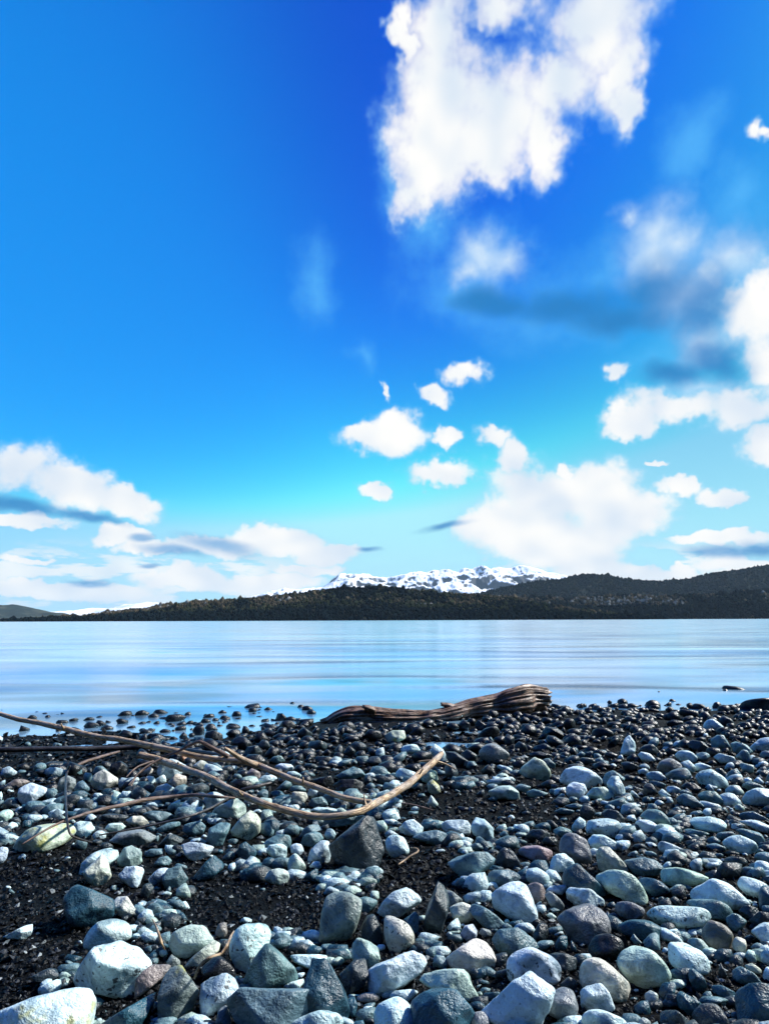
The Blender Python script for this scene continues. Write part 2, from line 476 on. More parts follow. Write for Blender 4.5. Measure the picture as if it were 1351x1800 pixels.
def mat_wood(name, dark, light, grey, rough=0.6, wet=0.0):
    m, q, p = new_mat(name)
    at = q.n('ShaderNodeAttribute'); at.attribute_name = 'grain'
    v = at.outputs['Vector']
    n1 = q.noise(q.mapping(v, scale=(1, 1, 0.10)), 260.0, 4.0, 0.6)
    n2 = q.noise(v, 11.0, 3.0, 0.55); n3 = q.noise(q.mapping(v, scale=(1, 1, 0.3)), 60.0, 3.0, 0.6)
    c = q.mix(q.remap(n1, 0.40, 0.66), dark, light)
    c = q.mix(q.remap(n2, 0.42, 0.60), c, q.mix(0.6, c, grey))
    c = q.mix(q.remap(n3, 0.40, 0.28, 0.0, 0.85), c, q.mix(1.0, dark, (0.4, 0.4, 0.4, 1), 'MULTIPLY'))
    q.put(p.inputs['Base Color'], c)
    p.inputs['Roughness'].default_value = rough
    bump(q, p, q.math('ADD', n1, n3), 0.6, 0.006)
    return m


M_GROUND = mat_ground(); M_WATER = mat_water()
M_STICK = mat_wood('weathered driftwood', (0.13, 0.075, 0.035, 1), (0.62, 0.44, 0.26, 1), (0.38, 0.33, 0.29, 1))
M_BARK = mat_wood('brown bark', (0.055, 0.034, 0.024, 1), (0.22, 0.14, 0.10, 1), (0.17, 0.13, 0.125, 1))
M_DARKWOOD = mat_wood('wet dark wood', (0.010, 0.009, 0.009, 1), (0.045, 0.036, 0.032, 1), (0.04, 0.04, 0.045, 1), 0.4)
M_LOG = mat_wood('log wood', (0.012, 0.007, 0.005, 1), (0.30, 0.165, 0.095, 1), (0.24, 0.165, 0.14, 1), 0.42)


# ---------------------------------------------------------------- ground and lake
def spaced(lo, hi, fine_lo, fine_hi, step, grow=1.22):
    a = list(np.arange(fine_lo, fine_hi, step)); s = step
    x = a[-1]
    while x < hi: s *= grow; x += s; a.append(min(x, hi))
    s = step; x = a[0]; b = []
    while x > lo: s *= grow; x -= s; b.append(max(x, lo))
    return np.array(b[::-1] + a)


FAR = 30000.0
gx = spaced(-FAR, FAR, -5.0, 5.0, 0.030); gy = spaced(-FAR, FAR, 0.5, 8.2, 0.028)
GX, GY = np.meshgrid(gx, gy, indexing='ij')
GZ = ground_z(GX, GY)
ground = mesh_obj('ground', np.stack([GX, GY, GZ], -1).reshape(-1, 3), grid_faces(len(gx), len(gy)), M_GROUND)
tag(ground, 'dark wet sand and gravel of the lake shore', None, kind='structure')

wx = spaced(-FAR, FAR, -9.0, 9.0, 0.35); wy = spaced(2.0, FAR, 3.0, 22.0, 0.16, 1.12)
wy = wy[wy >= 2.0]
WX, WY = np.meshgrid(wx, wy, indexing='ij')
sw = np.clip((60 - WY) / 40, 0, 1)
pp = np.stack([WX * 0.16, WY * 0.62, np.zeros_like(WX)], -1).reshape(-1, 3)
WZ = (fbm(pp, 2, 31).reshape(WX.shape) - 0.5) * 0.050 * sw * np.clip((WY - 5.5) / 3, 0.12, 1)
for cx, cy, rx, ry, a, k in ((-2.6, 7.3, 2.6, 0.45, 0.040, 0.06), (2.6, 9.0, 2.0, 0.55, 0.045, -0.05), (-0.3, 10.5, 2.2, 0.7, 0.04, 0.05), (5.5, 8.2, 2.0, 0.5, 0.035, 0.0), (-6.5, 9.5, 3.0, 0.6, 0.04, 0.1)):
    WZ += a * np.exp(-((WX - cx) / rx) ** 2 - ((WY - cy - k * (WX - cx)) / ry) ** 2)      # low swells running in
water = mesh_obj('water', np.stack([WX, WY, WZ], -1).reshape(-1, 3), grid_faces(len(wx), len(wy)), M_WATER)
tag(water, 'silky blue lake water blurred smooth between the beach and the hills', None, kind='structure')

# ---------------------------------------------------------------- the far shore
def profile(pts, dist):
    """skyline in the photograph's pixels -> world x and height at a distance"""
    xs, zs = [], []
    for px, py in pts:
        r = ray(px, py); s = dist / r[1]
        xs.append(r[0] * s); zs.append(CAM[2] + r[2] * s)
    return np.array(xs), np.array(zs)


def hill(name, pts, dist, depth, nx, ny, mat, seed, rough=0.10, ridge=0.55, fscale=1.0, octaves=5, back=1.0):
    """terrain rising from the water to the skyline and falling away behind it; returns the object and its surface"""
    px_, pz_ = profile(pts, dist)
    X = np.linspace(px_[0], px_[-1], nx); T = np.linspace(0, 1, ny)
    XX, TT = np.meshgrid(X, T, indexing='ij')
    top = np.maximum(np.interp(XX, px_, pz_), 0.0)
    up = np.clip(TT / ridge, 0, 1); dn = np.clip((TT - ridge) / (1 - ridge), 0, 1)
    shape = (0.30 * up + 0.70 * up ** 1.6) * (1 - back * dn ** 1.4)
    YY = dist + (TT - ridge) * depth
    k = fscale / depth * 6
    q = np.stack([XX * k, YY * k, np.zeros_like(XX)], -1).reshape(-1, 3)
    n = 1 - np.abs(2 * fbm(q, octaves, seed) - 1)
    n = (n - 0.75).reshape(XX.shape)
    edge = np.clip(np.minimum(XX - X[0], X[-1] - XX) / (abs(X[-1] - X[0]) * 0.05), 0, 1)
    hmax = pz_.max()
    # keep the skyline itself where the photograph has it, let the slopes below it fold
    ZZ = top * shape + rough * hmax * n * np.clip(up * (1.15 - up) * 3.2, 0, 1) * (1 - dn) * edge * np.clip(top / hmax * 2.5, 0, 1)
    ZZ = np.maximum(ZZ, 0) - 1.5
    ZZ[:, 0] = -1.55; ZZ[:, -1] = np.minimum(ZZ[:, -1], -1.55)
    V = np.stack([XX, YY, ZZ], -1)
    o = mesh_obj(name, V.reshape(-1, 3), grid_faces(nx, ny), mat)
    return o, V


def mat_hill(name, c1, c2, scale):
    m, q, p = new_mat(name)
    pos = q.n('ShaderNodeNewGeometry').outputs['Position']
    n = q.noise(pos, scale, 5.0, 0.65)
    q.put(p.inputs['Base Color'], q.mix(q.remap(n, 0.4, 0.62), c1, c2))
    p.inputs['Roughness'].default_value = 1.0; p.inputs['Specular IOR Level'].default_value = 0.0
    return m


def mat_snow(name, sc, lo=0.52, hi=0.66):
    m, q, p = new_mat(name)
    g = q.n('ShaderNodeNewGeometry')
    nz = q.vmath('DOT_PRODUCT', g.outputs['Normal'], (0, 0, 1))
    n = q.noise(g.outputs['Position'], sc, 6.0, 0.68); n2 = q.noise(g.outputs['Position'], sc * 5, 4.0, 0.6)
    f = q.math('ADD', nz, q.math('ADD', q.math('MULTIPLY', q.math('SUBTRACT', n, 0.5), 0.8), q.math('MULTIPLY', q.math('SUBTRACT', n2, 0.5), 0.3)))
    snow = q.remap(f, lo, hi)
    q.put(p.inputs['Base Color'], q.mix(snow, (0.035, 0.042, 0.055, 1), (0.88, 0.90, 0.93, 1)))
    p.inputs['Roughness'].default_value = 0.7; p.inputs['Specular IOR Level'].default_value = 0.2
    bump(q, p, n, 0.6, 0.25 / sc)
    return m


M_SLOPE = mat_hill('forest floor', (0.012, 0.016, 0.014, 1), (0.030, 0.029, 0.024, 1), 0.02)
M_FARSLOPE = mat_hill('far wooded slope', (0.018, 0.028, 0.028, 1), (0.055, 0.062, 0.050, 1), 0.006)
M_SNOW = mat_snow('snow and rock', 0.0026, 0.64, 0.78)
M_SNOWFAR = mat_snow('far snow and rock', 0.0016, 0.40, 0.62)


def mat_leaf(name):
    m, q, p = new_mat(name)
    at = q.n('ShaderNodeAttribute'); at.attribute_name = 'tint'
    pos = q.n('ShaderNodeNewGeometry').outputs['Position']
    n = q.noise(pos, 0.45, 3.0, 0.6)
    q.put(p.inputs['Base Color'], q.mix(q.remap(n, 0.35, 0.65), q.mix(1.0, at.outputs['Color'], (0.55, 0.55, 0.55, 1), 'MULTIPLY'), at.outputs['Color']))
    p.inputs['Roughness'].default_value = 1.0; p.inputs['Specular IOR Level'].default_value = 0.0
    return m


M_LEAF = mat_leaf('tree crowns')


def crown_base():
    """two ragged tiers and a tip: a tree seen from a kilometre or more away"""
    v = []; f = []
    rings = ((0.0, 0.10), (0.22, 0.30), (0.50, 0.36), (0.78, 0.22))
    for k, (z, r) in enumerate(rings):
        for a in range(6):
            an = (a + 0.5 * k) * math.pi / 3
            v.append((r * math.cos(an), r * math.sin(an), z))
    v.append((0, 0, 1.0))
    for k in range(3):
        for a in range(6):
            b = (a + 1) % 6
            f += [(k * 6 + a, k * 6 + b, k * 6 + 6 + a), (k * 6 + b, k * 6 + 6 + b, k * 6 + 6 + a)]
    for a in range(6): f.append((18 + a, 18 + (a + 1) % 6, 24))
    return np.array(v), np.array(f)


CROWN_V, CROWN_F = crown_base()


def forest(name, V, n, height, tree_tint, seed, t_lo=0.02, t_hi=0.62, label=None, topbias=0.0, slim=1.0):
    """a mass of trees rooted on a hill's surface V"""
    g = np.random.default_rng(seed)
    nx, ny = V.shape[:2]
    u = g.random(n) * (nx - 1.001); t = (t_lo + (t_hi - t_lo) * g.random(n) ** (1 / (1 + topbias))) * (ny - 1.001)
    i = u.astype(int); j = t.astype(int); fu = (u - i)[:, None]; ft = (t - j)[:, None]
    P = (V[i, j] * (1 - fu) * (1 - ft) + V[i + 1, j] * fu * (1 - ft) + V[i, j + 1] * (1 - fu) * ft + V[i + 1, j + 1] * fu * ft)
    keep = P[:, 2] > -1.2
    P = P[keep]; tt = (t / (ny - 1))[keep]; n = len(P)
    hgt = height * np.exp(g.normal(0, 0.28, n)); wid = hgt * slim * g.uniform(0.8, 1.5, n)
    # broad noise and place up the slope pick each tree's tint
    q = np.stack([P[:, 0], P[:, 1], P[:, 2]], 1) / (height * 14)
    mixv = fbm(q, 3, seed) + g.normal(0, 0.07, n)
    tint = np.zeros((n, 3))
    for k in range(n):
        tint[k] = tree_tint(mixv[k], tt[k], g)
    m = len(CROWN_V)
    rot = g.random(n) * 6.283
    jit = 1 + g.normal(0, 0.22, (n, m, 3)) * np.array([1, 1, 0.35])
    B = CROWN_V[None] * jit
    c, s = np.cos(rot)[:, None], np.sin(rot)[:, None]
    X = (B[..., 0] * c - B[..., 1] * s) * wid[:, None]; Y = (B[..., 0] * s + B[..., 1] * c) * wid[:, None]; Z = B[..., 2] * hgt[:, None]
    vv = np.stack([X, Y, Z], -1) + P[:, None, :] - np.array([0, 0, 0.05 * height])
    ff = (CROWN_F[None] + (np.arange(n) * m)[:, None, None]).reshape(-1, 3)
    tc = np.repeat(np.concatenate([tint, np.ones((n, 1))], 1), m, 0)
    o = mesh_obj(name, vv.reshape(-1, 3), ff, M_LEAF, smooth=False, attrs={'tint': ('FLOAT_COLOR', tc)})
    tag(o, label, 'forest', kind='stuff')
    return o


def dark_tree(g): return np.array([0.005, 0.010, 0.013]) * g.uniform(0.7, 1.4)  # near-black; cloud shade of the lower slopes is put into this tint
def lit_tree(g): return np.array([0.085, 0.066, 0.042]) * g.uniform(0.6, 1.35)  # lighter brown; sunlight on the crest is painted into this tint
def green(g): return np.array([0.032, 0.036, 0.020]) * g.uniform(0.7, 1.3)
def silver(g): return np.array([0.24, 0.24, 0.23]) * g.uniform(0.6, 1.2)


# near forested point, left to middle
P_A = [(92, 1091), (125, 1087), (150, 1085), (200, 1077), (245, 1074), (262, 1072), (300, 1063), (340, 1059), (380, 1056), (440, 1054), (500, 1047),
       (540, 1042), (580, 1037), (620, 1034), (680, 1033), (720, 1038), (760, 1041), (800, 1045), (850, 1048), (900, 1052), (940, 1060),
       (1000, 1072), (1080, 1083), (1130, 1092)]
hA, VA = hill('wooded_hill', P_A, 1500.0, 500.0, 260, 40, M_SLOPE, 5)
tag(hA, 'long low dark hill with forest on the far shore left of centre', 'hill', kind='structure')
forest('forest', VA, 13000, 6.5, lambda m, t, g: (silver(g) if m > 0.64 and t > 0.32 and g.random() < 0.25 else lit_tree(g) if m > 0.47 and t > 0.34 else green(g) if m > 0.40 and t > 0.26 else dark_tree(g)), 21,
       label='brown and dark green forest covering the long point left of centre', t_hi=0.60)
# wooded shore on the right, in front of the blue ridge
P_B = [(780, 1092), (830, 1066), (870, 1050), (950, 1050), (1000, 1053), (1050, 1050), (1100, 1047), (1150, 1049), (1200, 1048), (1260, 1044), (1300, 1042),
       (1351, 1039), (1450, 1037), (1600, 1034)]
hB, VB = hill('wooded_hill', P_B, 2100.0, 600.0, 220, 40, M_SLOPE, 8)
tag(hB, 'low dark wooded shore with pale treetops right of centre', 'hill', kind='structure')
forest('forest', VB, 9000, 8.5, lambda m, t, g: (silver(g) if m > 0.54 and t > 0.36 and g.random() < 0.35 else lit_tree(g) if m > 0.46 and t > 0.36 else dark_tree(g)), 22,
       label='dark forest with a band of pale treetops on the right shore', t_hi=0.60)
# dark blue ridge behind it
P_C = [(780, 1060), (840, 1047), (880, 1036), (930, 1026), (980, 1020), (1010, 1014), (1030, 1012), (1060, 1014), (1100, 1020), (1140, 1024), (1180, 1024),
       (1200, 1022), (1230, 1015), (1270, 1008), (1310, 1001), (1351, 997), (1420, 992), (1600, 985)]
hC, VC = hill('wooded_ridge', P_C, 3600.0, 1600.0, 240, 50, M_SLOPE, 12, rough=0.14)
tag(hC, 'dark blue forested ridge rising behind the right shore', 'hill', kind='structure')
forest('forest', VC, 11000, 12.0, lambda m, t, g: dark_tree(g), 23, label='even dark evergreen forest on the blue ridge at right', t_lo=0.15, t_hi=0.60, topbias=0.5)
# small hazy headland at far left
P_F = [(-260, 1045), (-120, 1052), (-60, 1058), (0, 1063), (30, 1063), (60, 1070), (80, 1076), (100, 1076), (118, 1083), (135, 1092)]
hF, VF = hill('headland', P_F, 5200.0, 1500.0, 120, 50, M_FARSLOPE, 15, rough=0.25)
tag(hF, 'hazy grey-green headland at the left end of the far shore', 'hill', kind='structure')
# snow mountains
P_D = [(380, 1075), (440, 1053), (470, 1045), (500, 1038), (520, 1041), (545, 1037), (565, 1034), (580, 1026), (598, 1012), (612, 1009), (625, 1009), (640, 1012),
       (660, 1016), (680, 1018), (700, 1014), (720, 1009), (735, 1007), (748, 1010), (760, 1005), (770, 1007), (785, 1003), (800, 1006), (815, 1003), (830, 1004), (840, 1000),
       (848, 997), (856, 1000), (862, 1003), (875, 1001), (890, 1004), (903, 1001), (912, 998), (922, 999), (940, 1003), (960, 1008), (985, 1011), (1010, 1018), (1060, 1035), (1110, 1060)]
hD, VD = hill('snow_mountain', P_D, 10000.0, 5200.0, 460, 200, M_SNOW, 41, rough=0.50, fscale=1.7, octaves=7, back=0.5)
tag(hD, 'snow-covered rocky mountain range behind the forest in the middle', 'mountain', kind='structure')
P_E = [(-200, 1078), (-60, 1074), (40, 1079), (90, 1077), (130, 1074), (165, 1070), (190, 1071), (215, 1064), (235, 1061), (250, 1058), (262, 1060), (280, 1058), (300, 1064), (330, 1058), (350, 1055), (380, 1062),
       (420, 1066), (480, 1080)]
hE, VE = hill('far_mountain', P_E, 20000.0, 6000.0, 260, 80, M_SNOWFAR, 43, rough=0.5, fscale=1.5, octaves=6, back=0.5)
tag(hE, 'faint pale blue snowy mountains far away at left', 'mountain', kind='structure')


# small pale house by the water
def box(c, s):
    x, y, z = c; a, b, h = s
    v = [(x + i * a / 2, y + j * b / 2, z + k * h) for k in (0, 1) for j in (-1, 1) for i in (-1, 1)]
    return v, [(0, 2, 3, 1), (4, 5, 7, 6), (0, 1, 5, 4), (2, 6, 7, 3), (0, 4, 6, 2), (1, 3, 7, 5)]


def flat_mat(name, c, rough=0.8):
    m, q, p = new_mat(name)
    n = q.noise(q.n('ShaderNodeTexCoord').outputs['Object'], 0.8, 3.0, 0.6)
    q.put(p.inputs['Base Color'], q.mix(q.remap(n, 0.3, 0.7), q.mix(1.0, c, (0.8, 0.8, 0.8, 1), 'MULTIPLY'), c))
    p.inputs['Roughness'].default_value = rough
    return m


hr = ray(972, 1084); hs = 1720.0 / hr[1]; hc = np.array([hr[0] * hs, 1720.0, -1.0])
house = bpy.data.objects.new('house', None); COL.objects.link(house); house.location = tuple(hc)
tag(house, 'small pale house with a low roof at the foot of the forest across the lake', 'house')
v, f = box(hc + (0, 0, 0.4), (34, 12, 9)); wall = mesh_obj('wall', v, f, flat_mat('pale render', (0.42, 0.47, 0.52, 1)), house, smooth=False)
rv = [hc + np.array(p) for p in ((-19, -8, 9), (19, -8, 9), (19, 8, 9), (-19, 8, 9), (-13, 0, 16), (13, 0, 16))]
mesh_obj('roof', rv, [(0, 1, 5, 4), (2, 3, 4, 5), (1, 2, 5), (3, 0, 4), (3, 2, 1, 0)], flat_mat('pale roof sheeting', (0.50, 0.55, 0.62, 1)), house, smooth=False)
for k in range(4):
    v, f = box(hc + (-12 + 8 * k, -6.1, 3.2), (3.0, 0.3, 3.4)); mesh_obj('window', v, f, flat_mat('dark glass', (0.03, 0.04, 0.05, 1), 0.2), house, smooth=False)


# unseen wooded rise added behind the camera; blocks sky light, darkens stone fronts
bx_ = np.linspace(-70, 60, 60); by_ = np.linspace(-9, -45, 24)
BX, BY = np.meshgrid(bx_, by_, indexing='ij')
BZ = 0.5 + (-BY - 9) * 0.16 + (fbm(np.stack([BX * 0.15, BY * 0.15, 0 * BX], -1).reshape(-1, 3), 3, 77).reshape(BX.shape) - 0.5) * 1.2
BZ[:, 0] = -0.2
VB2 = np.stack([BX, BY, BZ], -1)
bank = mesh_obj('bank', VB2.reshape(-1, 3), grid_faces(60, 24), M_SLOPE)
tag(bank, 'unseen low earth rise added behind the beach to block sky light', None, kind='structure')
forest('forest', VB2, 700, 10.0, lambda m, t, g: dark_tree(g) * 1.6, 29, label='unseen dark trees added behind the beach to block sky light', t_lo=0.02, t_hi=0.95, slim=0.8)

# ---------------------------------------------------------------- air
hv, hf = box((0, 0, -4.0), (2 * FAR + 4000, 2 * FAR + 4000, 905.0))
haze = mesh_obj('haze', hv, hf, None, smooth=False)
tag(haze, 'thin blue air over the lake that pales the far hills', 'haze', kind='stuff')
mh = bpy.data.materials.new('thin air'); mh.use_nodes = True; mh.node_tree.nodes.clear()
hq = NT(mh.node_tree)
pv = hq.n('ShaderNodeVolumePrincipled'); ho = hq.n('ShaderNodeOutputMaterial')
mh.node_tree.links.new(pv.outputs[0], ho.inputs['Volume'])
pv.inputs['Color'].default_value = (0.62, 0.84, 1.0, 1)
pv.inputs['Density'].default_value = 2.0e-5
pv.inputs['Anisotropy'].default_value = 0.0
haze.data.materials.append(mh)

# ---------------------------------------------------------------- stones surveyed from the photograph
# sheet: (left, top) of the enlarged view the outline was read from, 3.997 units to a photograph pixel
SHEET = {'A0': (0, 1600), 'A1': (338, 1600), 'A2': (676, 1600), 'A3': (1013, 1600),
         'B0': (0, 1420), 'B1': (338, 1420), 'B2': (676, 1420), 'B3': (1013, 1420),
         'C0': (0, 1230), 'C1': (338, 1230), 'C2': (676, 1230), 'C3': (1013, 1200)}
